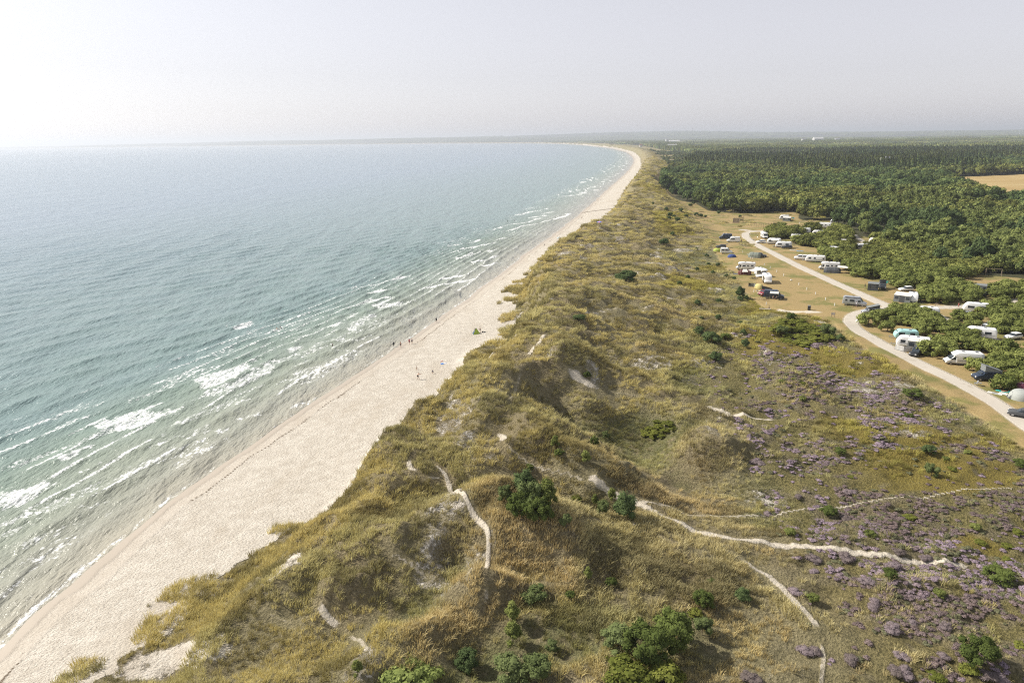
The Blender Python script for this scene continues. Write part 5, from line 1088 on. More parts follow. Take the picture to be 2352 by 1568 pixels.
def person(u, v, head, label, top=None, bottom=None, skin=(.50, .32, .23), hair=(.05, .035, .025), h=1.75, legs=((.12, .05), (-.15, -.25)), arms=((.2, .5), (-.2, .15)), lean=.03, sit=0.0, spread=.12, raise_=(0, 0), z=None, sink=0.0, group=None, cat='person'):
    """legs / arms: (upper, lower) angles forward from hanging, left then right"""
    if z is None: x, y = hit(u, v); zz = H1(x, y)
    else: x, y = flat(u, v, z); zz = z
    o = thing('person', label, cat, (x, y, zz - sink), R(head - azi(u)), group); k = h / 1.75
    P = {}; P['pel'] = Vector((0, 0, 0)); sp = Vector((math.sin(lean), 0, math.cos(lean)))
    P['wai'] = sp * .17; P['che'] = sp * .38; P['nec'] = sp * .53; P['hed'] = sp * .53 + Vector((.02 + lean * .1, 0, .14)); P['top'] = P['hed'] + Vector((0.0, 0, .10)); P['nos'] = P['hed'] + Vector((.105, 0, -.01))
    E_ = [('pel', 'wai'), ('wai', 'che'), ('che', 'nec'), ('nec', 'hed'), ('hed', 'top'), ('hed', 'nos')]
    Rr = {'pel': .125, 'wai': .115, 'che': .135, 'nec': .055, 'hed': .088, 'top': .062, 'nos': .018}
    for i, s in enumerate((1, -1)):
        a, b = legs[i]; hip = Vector((0, s * .09, -.03)); kn = hip + Vector((math.sin(a), s * spread * .5, -math.cos(a))) * .43; an = kn + Vector((math.sin(b), s * spread * .3, -math.cos(b))) * .42
        to = an + Vector((.16, s * .02, -.05)); n = 'LR'[i]
        for q, p_, r_ in (('hip', hip, .09), ('kn', kn, .058), ('an', an, .038), ('to', to, .03)): P[q + n] = p_; Rr[q + n] = r_
        E_ += [('pel', 'hip' + n), ('hip' + n, 'kn' + n), ('kn' + n, 'an' + n), ('an' + n, 'to' + n)]
        a, b = arms[i]; ra = raise_[i]; sh = sp * .47 + Vector((0, s * .17, 0)); el = sh + Vector((math.sin(a) * math.cos(ra), s * (.12 + math.sin(ra)), -math.cos(a) * math.cos(ra))) * .28
        wr = el + Vector((math.sin(b) * math.cos(ra), s * (.05 + math.sin(ra)), -math.cos(b) * math.cos(ra))) * .25; dr = (wr - el).normalized(); hd = wr + dr * .08
        for q, p_, r_ in (('sh', sh, .06), ('el', el, .04), ('wr', wr, .027), ('hd', hd, .032)): P[q + n] = p_; Rr[q + n] = r_
        E_ += [('che', 'sh' + n), ('sh' + n, 'el' + n), ('el' + n, 'wr' + n), ('wr' + n, 'hd' + n)]
        sd = dr.cross(Vector((0, s, .1))).normalized()
        for f, (off, ln) in enumerate(((-.030, .068), (-.010, .08), (.010, .075), (.030, .055))):
            P[f'f{f}' + n] = hd + sd * off + dr * ln; Rr[f'f{f}' + n] = .009; E_.append(('hd' + n, f'f{f}' + n))
        P['th' + n] = wr + dr * .06 - sd * .055; Rr['th' + n] = .011; E_.append(('wr' + n, 'th' + n))
    low = min(P['anL'].z, P['anR'].z, P['toL'].z, P['toR'].z) - .03; base = -low if not sit else sit
    for q in P: P[q] = (P[q] + Vector((0, 0, base))) * k
    def skin_mesh(nme, keys, edges, mul, add, mt, root):
        ks = list(keys); me = bpy.data.meshes.new(nme); me.from_pydata([P[q] for q in ks], [(ks.index(a), ks.index(b)) for a, b in edges], []); me.materials.append(mt); ob = link(nme, me, o)
        ob.modifiers.new('skin', 'SKIN'); 
        for i, q in enumerate(ks): r_ = (Rr[q] * mul + add) * k; me.skin_vertices[0].data[i].radius = (r_, r_ * (1.25 if q in ('che', 'wai', 'pel') else 1)); me.skin_vertices[0].data[i].use_root = (q == root)
        sb = ob.modifiers.new('smooth', 'SUBSURF'); sb.levels = 1; sb.render_levels = 1; return ob
    sk_ = paint('skin_%d%d' % (int(skin[0] * 100), int(skin[1] * 100)), skin, .55, var=.06)
    skin_mesh('body', P.keys(), E_, 1, 0, sk_, 'pel')
    if top:
        kk = ['wai', 'che', 'shL', 'shR', 'elL', 'elR', 'pel']; skin_mesh('shirt', kk, [e for e in E_ if e[0] in kk and e[1] in kk], 1, .018, paint('cloth_%d_%d_%d' % tuple(int(c * 100) for c in top), top, .85, var=.15), 'che')
    if bottom:
        kk = ['pel', 'hipL', 'hipR', 'mL', 'mR']
        for n in 'LR': P['m' + n] = P['hip' + n].lerp(P['kn' + n], .7); Rr['m' + n] = .075
        skin_mesh('shorts', kk, [('pel', 'hipL'), ('pel', 'hipR'), ('hipL', 'mL'), ('hipR', 'mR')], 1, .02, paint('cloth_%d_%d_%d' % tuple(int(c * 100) for c in bottom), bottom, .85, var=.15), 'pel')
    c = P['hed'] * .4 + P['top'] * .6; MB().ball((c.x - .018 * k, c.y, c.z + .012 * k), .098 * k, .088 * k, .092 * k, 10, 7).build('hair', paint('hair_%d' % int(hair[0] * 100), hair, .7), o, 60)
    return o

# ------------------------------------------------------------------ the campsite
def V_(label, cat, name, u, v, head, fn, *a, **k):
    o = place(name, label, cat, u, v, head); fn(o, *a, **k); return o
o = V_('big white coachbuilt motorhome with twin rear axles at the far end of the campsite', 'motorhome', 'motorhome', 1890, 523, 180, motorhome, 'semi', 8.2, tandem=True, wins=((.08, .14, 1.5, 1.95), (.3, .4, 1.5, 1.95), (.5, .66, 1.5, 1.95)))
V_('grey-white trailer caravan half hidden by trees beyond the twin-axle motorhome', 'caravan', 'caravan', 1917, 514, 180, caravan, 5.0, mat=SILV)
V_('white caravan behind a dark shrub, at the edge of the far pitch road', 'caravan', 'caravan', 1846, 535, 180, caravan, 6.4)
V_('white caravan with a small tree before its side, inland of the far pitch road', 'caravan', 'caravan', 1880, 541, 180, caravan, 6.4)
V_('white box-shaped motorhome partly behind the first shrub group by the bend', 'motorhome', 'motorhome', 1803, 532, 180, motorhome, 'alcove', 6.0)
o = V_('white caravan with a grey frame tent alone on the far meadow near the wood', 'caravan', 'caravan', 1801, 504, 180, caravan, 5.6)
o = place('awning_tent', 'pale grey frame tent against the caravan on the far meadow', 'tent', 1808, 507, 350); porch(o, 4.2, 2.4, 2.4, 1.9, OFFW, MGC)
V_('white semi-integrated motorhome facing the camera beside the road bend', 'motorhome', 'motorhome', 1755, 546, 285, motorhome, 'semi', 6.6)
V_('small white car parked alone between the road bend and the caravans', 'car', 'car', 1747, 558, 205, car, WHITE, 4.3)
o = V_('rounded white caravan with its awning rolled out next to the small white car', 'caravan', 'caravan', 1777, 560, 180, caravan, 6.2, roundf=1.6); awning(o, -2.2, 1.2, 2.3, 2.4, 2.0, 1, drop=.5)
V_('white caravan with two dark side windows behind a black car', 'caravan', 'caravan', 1799, 568, 180, caravan, 6.8)
V_('black car parked against the side of the white caravan', 'car', 'car', 1807, 571, 180, car, BLK, 4.6)
V_('dark car mostly hidden behind the first shrub group by the bend', 'car', 'car', 1772, 526, 180, car, BLK, 4.4)
o = V_('white overcab motorhome with a white awning above the shrub hedge', 'motorhome', 'motorhome', 1833, 552, 0, motorhome, 'alcove', 6.6); awning(o, -3.0, .6, 2.3, 2.4, 2.2, -1)
o = place('tipi_tent', 'white pointed tent between shrubs inland of the far pitch road', 'tent', 1897, 553, 0); dome(o, 1.8, 1.8, 2.9, OFFW, MGC, ridges=4)
V_('white caravan, seaward one of two sunk behind the hedge', 'caravan', 'caravan', 1901, 579, 180, caravan, 5.6)
V_('white caravan, inland one of two sunk behind the hedge', 'caravan', 'caravan', 1917, 580, 185, caravan, 6.0)
o = place('canopy_tent', 'flat white sun canopy among the shrubs behind the pitches', 'canopy', 1941, 561, 10); porch(o, 3.6, 3.0, 2.3, 2.1, OFFW, OFFW)
o = place('canopy_tent', 'low grey awning over a red vehicle among the back shrubs', 'canopy', 1999, 580, 10); porch(o, 4.2, 3.0, 2.4, 2.0, MGC, MGC)
V_('white caravan peeping out of the shrubs beyond the grassy clearing', 'caravan', 'caravan', 1979, 573, 200, caravan, 5.6)
V_('white panel van with a dark bonnet cover standing at the front of a long caravan', 'van', 'campervan', 1839, 596, 180, van, WHITE, 5.2, 1.95, 1.95, ((.1, .35), (.4, .6)))
V_('long white caravan with three dark windows beside the campsite road', 'caravan', 'caravan', 1872, 601, 180, caravan, 7.4, wins=((.06, .15), (.48, .58), (.7, .84)), door=False)
V_('cream overcab motorhome standing behind a dark grey tent by the road', 'motorhome', 'motorhome', 1904, 619, 180, motorhome, 'alcove', 7.2)
o = place('tunnel_tent', 'dark grey tunnel tent pitched along the cream motorhome', 'tent', 1911, 626, 0); tunnel(o, 5.4, 2.6, 2.1, DKG, MGC)
o = place('canopy_tent', 'cream sun canopy on poles at the shrub end of the dark grey tent', 'canopy', 1936, 627, 0); MB().slab([(-2, -1.4, 2.1), (2.4, -1.4, 2.0), (2.4, 1.4, 2.35), (-2, 1.4, 2.35)], .05).build('roof', OFFW, o)
for sx in (-1.9, 2.3):
    for sy in (-1.3, 1.3): MB().tube([(sx, sy, 0), (sx, sy, 2.1 if sy < 0 else 2.35)], .03, 5).build('pole', ALU, o)
V_('dark camping kitchen unit under the cream sun canopy', 'table', 'camping_table', 1937, 626, 0, table, DKG, .7, 1.6, .9)
o = V_('dark grey campervan with raised cloth roof facing the camera beside a square tent', 'van', 'campervan', 2026, 663, 275, van, DKG, 5.0, 1.95, 1.95, ((.1, .35), (.4, .6)), False); poproof(o, -2.2, .6, 1.9, 1.95, 1.1, DKG, DKG)
o = place('awning_tent', 'grey square tent with open side next to the raised-roof campervan', 'tent', 2005, 664, 0); porch(o, 3.0, 2.6, 2.4, 2.2, MGC, DKG)
V_('white caravan joined to a large grey and white porch tent near the road fork', 'caravan', 'caravan', 2096, 692, 275, caravan, 5.2, wins=((.3, .6),))
o = place('awning_tent', 'large white-roofed porch tent with grey walls near the road fork', 'tent', 2076, 690, 350); porch(o, 4.4, 3.0, 2.5, 2.0, OFFW, MGC, DKG)
V_('white campervan with a grey raised roof at the inside of the road fork', 'van', 'campervan', 2000, 722, 200, lambda o: (van(o, SILV, 4.9, 1.9, 1.95, ((.1, .35), (.4, .6)), False), poproof(o, -1.8, 1.1, 1.85, 1.95, .9, MGC, DKG, True)))
o = place('small_tent', 'small white pyramid tent at the tip of the shrubs inside the road fork', 'tent', 1976, 738, 0); beachtent(o, 1.1, 1.2, OFFW, OFFW)
V_('pale teal caravan with a white front window set into the shrubs', 'caravan', 'caravan', 2079, 778, 195, caravan, 5.2, mat=TEAL, roundf=1.5, H=2.35)
o = place('paddle_board', 'white paddle board with blue marks leaning on the teal caravan', 'paddle board', 2092, 781, 0); board(o, WHITE, 3.2, NAVY); o.rotation_euler = (R(78), 0, R(5 - azi(2092))); o.location.z += .45
V_('long white caravan with a big cream porch tent and striped windbreak', 'caravan', 'caravan', 2096, 797, 185, caravan, 7.2, wins=((.08, .2), (.74, .88)), door=False)
o = place('awning_tent', 'cream-roofed porch tent with two arched windows on the long caravan', 'tent', 2112, 800, 355); porch(o, 4.6, 2.2, 2.5, 2.05, OFFW, MGC)
V_('black van parked at the corner of the cream porch tent', 'car', 'car', 2105, 815, 250, car, BLK, 4.7, 1.9, 1.8)
o = place('windbreak', 'grey and white striped windbreak in front of the long caravan', 'windbreak', 2073, 806, 0)
for i in range(10):
    z = .08 + i * .12; MB().slab([(-1.6, .6, z), (.2, -.5, z), (.2, -.5, z + .12), (-1.6, .6, z + .12)], .02).slab([(.2, -.5, z), (1.7, -.1, z), (1.7, -.1, z + .12), (.2, -.5, z + .12)], .02).build('stripe', OFFW if i % 2 else GREY, o)
for p in ((-1.6, .6), (.2, -.5), (1.7, -.1)): MB().tube([(p[0], p[1], 0), (p[0], p[1], 1.4)], .03, 5).build('pole', WOOD, o)
V_('white coachbuilt motorhome behind a bright shrub, third pitch from the frame edge', 'motorhome', 'motorhome', 2210, 836, 200, motorhome, 'semi', 7.2, wins=((.1, .22, 1.5, 1.95), (.45, .56, 1.5, 1.95)))
o = V_('dark blue campervan with pale bonnet and tall grey raised roof above dark shrubs', 'van', 'campervan', 2264, 872, 210, van, NAVY, 5.0, 1.95, 1.95, ((.1, .35), (.4, .6)), False); poproof(o, -2.3, .9, 1.9, 1.95, 1.25, MGC, MGC); 
o = place('dome_tent', 'pale grey domed tent with dark entrance at the frame edge beside the road', 'tent', 2344, 915, 200); dome(o, 2.1, 2.0, 1.8, paint('pale_tent_cloth', (.42, .44, .41), .8, trans=.15), DKG)
o = place('dome_tent', 'maroon tent behind the pale grey domed tent', 'tent', 2345, 896, 180); dome(o, 1.8, 1.6, 1.5, paint('maroon_cloth', (.16, .04, .07), .8))
V_('dark car at the very edge of the frame below the domed tent', 'car', 'car', 2349, 957, 180, car, DKG, 4.6)
o = place('paddle_board', 'turquoise paddle board with orange tip lying beside the domed tent', 'paddle board', 2311, 900, 5); board(o, paint('turquoise', (.05, .50, .48), .4), 3.4, paint('orange', (.7, .2, .08), .5))
o = place('ground_sheet', 'white mat with dark panels lying on the grass by the turquoise board', 'mat', 2285, 903, 350); MB().box(-1.2, 1.2, -.5, .5, .02, .05).build('sheet', OFFW, o); MB().box(-.5, .5, -.3, .3, .05, .06).build('panel', GREY, o)
o = place('rubber_dinghy', 'small pale inflatable boat lying between the board and the mat', 'inflatable boat', 2309, 906, 340); m = MB(); [m.tube([(a, b, .12), (c, d, .12)], .12, 7) for a, b, c, d in ((-.9, -.35, .7, -.35), (.7, -.35, 1.05, 0), (1.05, 0, .7, .35), (.7, .35, -.9, .35), (-.9, .35, -.9, -.35))]; m.build('tube', OFFW, o); MB().box(-.85, .8, -.3, .3, .04, .08).build('floor', GREY, o)
V_('dark car under a grey canopy between the shrubs beyond the side road', 'car', 'car', 2251, 682, 240, car, BLK, 4.4)
o = place('canopy_tent', 'grey flat canopy behind the dark car beyond the side road', 'canopy', 2250, 670, 0); porch(o, 3.2, 2.6, 2.6, 2.4, MGC, MGC)
for lab, u, v, hd, L in (('white caravan roof showing above the hedge past the side road', 2241, 716, 190, 6.4), ('white caravan with arched blue front window sunk in the shrubs by the side road', 2130, 726, 190, 5.4), ('white caravan roof in the shrubs above the grey-surfaced lane', 2250, 775, 185, 6.6),
        ('white caravan deep in the shrubbery behind the raised-roof campervan', 2096, 566, 190, 5.8), ('white caravan roof at the far frame edge in the wood', 2346, 509, 200, 6.0)): V_(lab, 'caravan', 'caravan', u, v, hd, caravan, L)
for lab, u, v, hd, mt in (('white car nosing out of the shrubs beside the inner lane', 2272, 752, 225, WHITE), ('white car half hidden by shrubs near the frame edge', 2326, 778, 235, WHITE), ('white car among shrubs inland of the dark grey tunnel tent', 2003, 623, 200, WHITE),
        ('grey car in the shrubs behind the side road hedge', 2218, 728, 220, SILV), ('white car showing through a gap in the shrubs near the clothes line', 2080, 668, 215, WHITE)): V_(lab, 'car', 'car', u, v, hd, car, mt, 4.3)
for lab, u, v, w in (('white tent at the end of the grassy clearing in the shrubs', 2004, 556, 1.7), ('white tent behind the shrubs inland of the clearing', 2048, 547, 1.6), ('white tent top deep in the shrubbery, seaward of two', 2148, 554, 1.5), ('white tent top deep in the shrubbery, inland of two', 2187, 545, 1.3),
        ('white tent far inland in the shrubbery', 2236, 535, 1.8), ('white tent in the middle of the shrubbery', 2105, 586, 1.5), ('white tent behind the hedge near the long caravan', 2001, 604, 1.6)):
    o = place('dome_tent', lab, 'tent', u, v, 0); dome(o, w, w * .9, 2.2, OFFW, MGC)
# meadow between the dunes and the road
o = V_('black high van with two white roof domes at the dune edge of the meadow', 'van', 'campervan', 1666, 549, 187, van, NAVY, 6.0, 2.05, 2.6)
for x in (-.3, 1.0): MB().ball((x, 0, 2.68), .3, .3, .16, 8, 5).build('roof_dome', WHITE, o)
V_('white high-roofed campervan with dark side window at the dune edge of the meadow', 'van', 'campervan', 1684, 556, 186, van, WHITE, 6.0, 2.05, 2.6, ((.4, .62),))
V_('dark estate car with open tailgate and roof load behind the lime green tent', 'car', 'car', 1656, 569, 180, car, DKG, 4.5, boot_open=True)
o = place('small_tent', 'lime green tent between the estate car and the old white campervan', 'tent', 1648, 577, 0); dome(o, 1.9, 1.3, 1.4, paint('lime_cloth', (.45, .52, .10), .8, trans=.2), None)
V_('old white campervan with a raised fibre roof and open door beside the lime tent', 'van', 'campervan', 1668, 582, 0, van, WHITE, 5.0, 1.9, 2.5, ((.1, .35), (.4, .58)))
o = place('small_tent', 'royal blue dome tent alone on the meadow', 'tent', 1681, 591, 0); dome(o, 1.8, 1.2, 1.35, paint('blue_cloth', (.05, .09, .28), .8, trans=.15), DKG)
o = place('tunnel_tent', 'grey-green tunnel tent in the middle of the meadow', 'tent', 1733, 591, 350); tunnel(o, 4.6, 3.0, 2.2, paint('sage_cloth', (.26, .29, .24), .85, trans=.15), DKG)
V_('dark car tucked behind the grey-green tunnel tent', 'car', 'car', 1748, 590, 0, car, DKG, 4.4, 1.85, 1.7)
V_('white overcab motorhome side-on behind the maroon tents', 'motorhome', 'motorhome', 1712, 619, 180, motorhome, 'alcove', 7.0)
o = place('small_tent', 'maroon tent with a cream canopy in front of the side-on motorhome', 'tent', 1710, 630, 10); tunnel(o, 4.2, 2.6, 1.7, paint('maroon_cloth2', (.13, .035, .03), .85), None); MB().slab([(-1.3, -1.9, 1.2), (.9, -1.9, 1.2), (.7, .2, 1.85), (-.6, .2, 1.85)], .04).build('canopy_sail', OFFW, o)
o = place('camping_blanket', 'dark blue picnic blanket on the grass beside the maroon tent', 'blanket', 1688, 629, 0); MB().box(-1.5, 1.5, -.8, .8, .02, .05).build('cloth', NAVY, o); MB().box(-1.5, -1.35, -.8, .8, .05, .06).build('fringe', OFFW, o)
for i, (u, v) in enumerate(((1680, 625), (1685, 627), (1676, 624))):
    o = place('folding_chair', 'dark folding chair beside the dark blue picnic blanket', 'chair', u, v, 20 * i, 'chairs by the picnic blanket'); chair(o, DKG)
o = V_('white camper with a pale awning stretched towards the dunes, behind the integrated motorhome', 'motorhome', 'motorhome', 1748, 634, 300, motorhome, 'alcove', 6.2); awning(o, -1.8, 1.6, 2.3, 2.5, 3.0, -1)
o = V_('white integrated motorhome with wide windscreen facing the camera on the meadow', 'motorhome', 'motorhome', 1761, 648, 280, motorhome, 'integrated', 6.8); awning(o, -1.6, 1.6, 2.3, 2.5, 2.6, -1)
o = place('folding_screen', 'grey folding privacy screen with towels at the dune edge of the meadow', 'screen', 1726, 659, 0); MB().slab([(-1, 0, .1), (.6, .1, .1), (.6, .1, 1.3), (-1, 0, 1.3)], .03).slab([(.6, .1, .1), (1.3, -.5, .1), (1.3, -.5, 1.2), (.6, .1, 1.2)], .03).build('panel', MGC, o); MB().slab([(-1, -.06, .6), (-.4, -.04, .6), (-.4, -.04, 1.34), (-1, -.06, 1.34)], .03).build('towel', BLK, o)
for x in (-1, .6, 1.3): MB().tube([(x, 0 if x < 1 else -.5, 0), (x, 0 if x < 1 else -.5, 1.4)], .025, 4).build('pole', ALU, o)
o = place('small_tent', 'pale yellow dome tent beside the integrated motorhome', 'tent', 1743, 662, 300); dome(o, 1.7, 1.4, 1.6, paint('yellow_cloth', (.66, .58, .24), .8, trans=.2), paint('sand_cloth', (.5, .42, .18), .8))
o = V_('maroon and white campervan with black raised roof behind the navy van', 'van', 'campervan', 1757, 678, 230, van, MAROON, 4.9, 1.9, 1.95, ((.1, .35), (.4, .6)), False); poproof(o, -2.0, .7, 1.85, 1.95, 1.0, DKG, BLK)
o = V_('navy high-roofed van with a small awning on the meadow edge', 'van', 'campervan', 1777, 685, 0, van, NAVY, 6.0, 2.05, 2.6); awning(o, -1.2, 1.3, 2.05, 2.35, 2.0, -1, drop=.25)
o = place('folding_table', 'white folding table with things on it, seaward of the maroon campervan', 'table', 1741, 672, 0); table(o, OFFW, .6, 1.3, .6); MB().box(-.5, -.1, -.2, .2, .6, .85, .03).build('cool_box', NAVY, o)
for lab, u, v, mt in (('bicycle with white frame standing beside the navy van', 1747, 689, OFFW), ('black bicycle leaning close to the rear of the navy van', 1759, 691, BLK)): o = place('bicycle', lab, 'bicycle', u, v, 10); bike(o, mt)
for i in range(4): o = place('bicycle', 'bicycle in the row before the camper awning on the meadow', 'bicycle', 1727 + i * 3.4, 641 + (i % 2), 5, 'bicycles before the awning'); bike(o, BLK)
for u, v, l_ in ((1640, 547, 'seaward'), (1646, 548, 'nearer')): o = place('bicycle', 'dark bicycle beside the black van, %s one of two' % l_, 'bicycle', u, v, 10); bike(o, BLK)
o = V_('silver campervan with black roof rail and folded awning beside the road fork', 'van', 'campervan', 1962, 701, 355, van, SILV, 6.4, 2.05, 2.6, ((.12, .2), (.3, .5)))
MB().tube([(-2.6, -1.05, 2.5), (1.4, -1.05, 2.5)], .09, 6).build('awning_case', BLK, o)
for u, v, l_ in ((1948, 705, 'rear'), (1964, 706, 'middle'), (1972, 706, 'front')): o = place('bicycle', 'dark bicycle leaning at the %s of the silver campervan' % l_, 'bicycle', u, v, 8); bike(o, BLK)
o = place('litter_bin', 'dark slatted litter bin where the sand track meets the meadow', 'bin', 1858, 712, 0); MB().wheel(0, 0, 0, .01, .01)
m = MB(); [m.box(.36 * math.cos(a) - .05, .36 * math.cos(a) + .05, .36 * math.sin(a) - .05, .36 * math.sin(a) + .05, .05, 1.25) for a in np.arange(0, 6.28, .45)]; m.build('slats', WOOD if 0 else DKG, o); MB().tube([(0, 0, .06), (0, 0, 1.2)], .3, 12).build('liner', BLK, o); MB().tube([(0, 0, 1.28), (0, 0, 1.36)], .42, 12).build('lid', GREY, o)
POSTS = [(668,765),(727,800),(775,845),(805,848),(960,935),(1040,978),(1128,1028),(1221,1080),(1427,1203),(1535,1268),(1653,1332),(1789,1408),(1912,1483),(985,1470),(818,1300),(357,612),(1437,370),(2200,1035)]
p0 = None
for a, b in POSTS:
    if p0 is None:
        o = p0 = thing('marker_post', 'short white numbered pitch post standing in the dry meadow', 'post', (0, 0, 0), 0, 'white pitch marker posts'); MB().box(-.08, .08, -.08, .08, 0, .75).build('post', WHITE, o); MB().box(-.11, .11, -.11, .11, .751, .82, .04).build('cap', WHITE, o)
    else: o = dup(p0)
    x, y = hit(1593 + a * .1694, 451 + b * .1694); o.location = (x, y, H1(x, y))
o = place('rubbish_bag', 'white bag lying on the meadow among the marker posts', 'bag', 1817, 644.5, 0); MB().ball((0, 0, .22), .38, .3, .24, 9, 6).build('sack', OFFW, o, 50); MB().tube([(0, 0, .4), (.05, 0, .55)], .06, 5).build('knot', OFFW, o)
o = place('information_post', 'wooden information post on the dry grass before the road fork', 'sign', 1913, 728, 0); MB().tube([(-.4, 0, 0), (-.4, 0, 1.3)], .07, 6).build('post', WOOD, o); MB().tube([(.4, 0, 0), (.4, 0, 1.3)], .07, 6).build('post', WOOD, o); MB().box(-.5, .5, -.05, .05, .6, 1.25).build('board', paint('faded_board', (.45, .4, .36), .7), o)
o = place('information_post', 'low wooden post sign at the hedge by the side road', 'sign', 2151, 703, 0); MB().tube([(-.3, 0, 0), (-.3, 0, .9)], .06, 6).build('post', WOOD, o); MB().tube([(.3, 0, 0), (.3, 0, .9)], .06, 6).build('post', WOOD, o); MB().box(-.4, .4, -.04, .04, .5, .9).build('board', WOOD, o)
o = place('log_bench', 'pale driftwood log bench at the start of the sand track', 'bench', 1757, 713, 5); MB().tube([(-1.6, 0, .45), (1.6, 0, .45)], .2, 8).build('seat', paint('pale_wood', (.55, .48, .38), .8), o); MB().tube([(-1.1, 0, 0), (-1.1, 0, .4)], .12, 6).build('leg', WOOD, o); MB().tube([(1.1, 0, 0), (1.1, 0, .4)], .12, 6).build('leg', WOOD, o)
# playground
o = place('climbing_wall', 'wooden plank wall of the playground, leaning slightly', 'climbing wall', 1691, 512, 0)
for i in range(6): MB().slab([(-2.0 + i * .6, 0, 0), (-1.46 + i * .6, 0, 0), (-1.40 + i * .6, .5, 2.6 + .2 * (i % 2)), (-1.94 + i * .6, .5, 2.6 + .2 * (i % 2))], .1).build('plank', WOOD, o)
MB().tube([(-1.4, 1.3, 0), (-1.4, .4, 2.4)], .09, 5).build('strut', WOOD, o); MB().tube([(1.0, 1.3, 0), (1.0, .4, 2.4)], .09, 5).build('strut', WOOD, o)
o = place('climbing_tower', 'wooden climbing tower with tall posts next to the plank wall', 'climbing frame', 1702, 511, 10)
for x, y, h_ in ((-1.1, -1, 3.2), (1.1, -1, 4.2), (1.1, 1, 3.8), (-1.1, 1, 2.8)): MB().tube([(x, y, 0), (x * .8, y * .8, h_)], .09, 6).build('post', WOOD, o)
MB().box(-1, 1, -.9, .9, 1.4, 1.5).build('platform', WOOD, o); MB().slab([(1.0, -.4, 1.4), (1.0, .4, 1.4), (3.4, .4, .1), (3.4, -.4, .1)], .06).build('ramp', WOOD, o); MB().box(-1, 1, -.96, -.90, 1.5, 2.1).build('railing', WOOD, o)
o = place('balance_course', 'long timber balance course with leaning poles on the playground sand', 'climbing frame', 1748, 521, 0)
for x in np.arange(-5, 5.1, 1.25): MB().tube([(x, 0, 0), (x + rnd.uniform(-.3, .3), rnd.uniform(-.4, .4), 2 + rnd.uniform(0, .6))], .07, 5).build('post', WOOD, o)
for x in (-5, -1.3, 2.4): MB().tube([(x, 0, 1.7), (x + 2.6, 0, 1.8)], .07, 5).build('beam', WOOD, o)
def swing(lab, u, v, L=3.6):
    o = place('swing_set', lab, 'swing', u, v, 10)
    for s in (-1, 1):
        for q in (-1, 1): MB().tube([(s * L / 2, q * .9, 0), (s * L / 2, 0, 2.4)], .07, 5).build('leg', WOOD, o)
    MB().tube([(-L / 2, 0, 2.4), (L / 2, 0, 2.4)], .07, 5).build('crossbar', WOOD, o)
    for x in (-.7, .7): st_ = MB().box(x - .22, x + .22, -.1, .1, .5, .54).build('seat', BLK, o); MB().tube([(x - .2, 0, .54), (x - .2, 0, 2.35)], .012, 3).tube([(x + .2, 0, .54), (x + .2, 0, 2.35)], .012, 3).build('chain', ALU, st_)
swing('wooden swing frame at the inland end of the playground', 1786, 518, 4.6); swing('wooden swing frame in a clearing of the shrubbery near the frame edge', 2281, 633, 4.6)
for u, v, l_ in ((1674, 499, 'seaward'), (1683, 499, 'inland')): o = place('wooden_pole', 'tall thin wooden pole behind the playground, %s one of two' % l_, 'pole', u, v, 0); MB().tube([(0, 0, 0), (0, 0, 4.6)], .08, 6).build('shaft', WOOD, o); MB().ball((0, 0, 4.66), .1, .1, .08, 6, 4).build('cap', GREY, o)
def line(lab, u, v, cols):
    o = place('clothes_line', lab, 'clothes line', u, v, 0)
    for s in (-1.6, 1.6): MB().tube([(s, 0, 0), (s, 0, 1.8)], .03, 5).build('pole', ALU, o)
    MB().tube([(-1.6, 0, 1.7), (1.6, 0, 1.7)], .01, 3).build('cord', OFFW, o)
    for i, c in enumerate(cols): MB().slab([(-1.4 + i * .7, 0, .9), (-.85 + i * .7, 0, .9), (-.85 + i * .7, 0, 1.7), (-1.4 + i * .7, 0, 1.7)], .02).build('laundry', paint('laundry_%d' % i + lab[:3], c, .8), o)
line('clothes line with teal towels next to the far meadow tent', 1824, 506, [(.05, .45, .42), (.05, .45, .42), (.7, .7, .7)]); line('clothes line with red, white and teal laundry by the raised-roof campervan', 2040, 657, [(.5, .1, .1), (.7, .7, .7), (.1, .5, .55), (.05, .6, .6)])
for lab, u, v, c in (('white paddle board on the grass in front of the hedge', 1822, 575, WHITE), ('light blue paddle board on the grass in front of the hedge', 1838, 577, paint('sky_blue', (.12, .40, .72), .4))): o = place('paddle_board', lab, 'paddle board', u, v, -10); board(o, c, 3.0)
for lab, u, v, hd in (('folding chair on the open ground beside the pale-bonneted campervan', 2240, 884, 200), ('folding chair seaward of the motorhome by the road bend', 1741, 545, 0)): o = place('folding_chair', lab, 'chair', u, v, hd); chair(o, GREY)
o = place('folding_table', 'small folding table in front of the pale-bonneted campervan', 'table', 2248, 886, 200); table(o, GREY)
for lab, u, v in (('bicycle with blue bag behind the porch caravan at the road fork', 2116, 696), ('dark bicycle standing at the windbreak of the long caravan', 2065, 795), ('bicycle on the drawbar end of the caravan behind the black car', 1778, 569)): o = place('bicycle', lab, 'bicycle', u, v, 300); bike(o, NAVY)
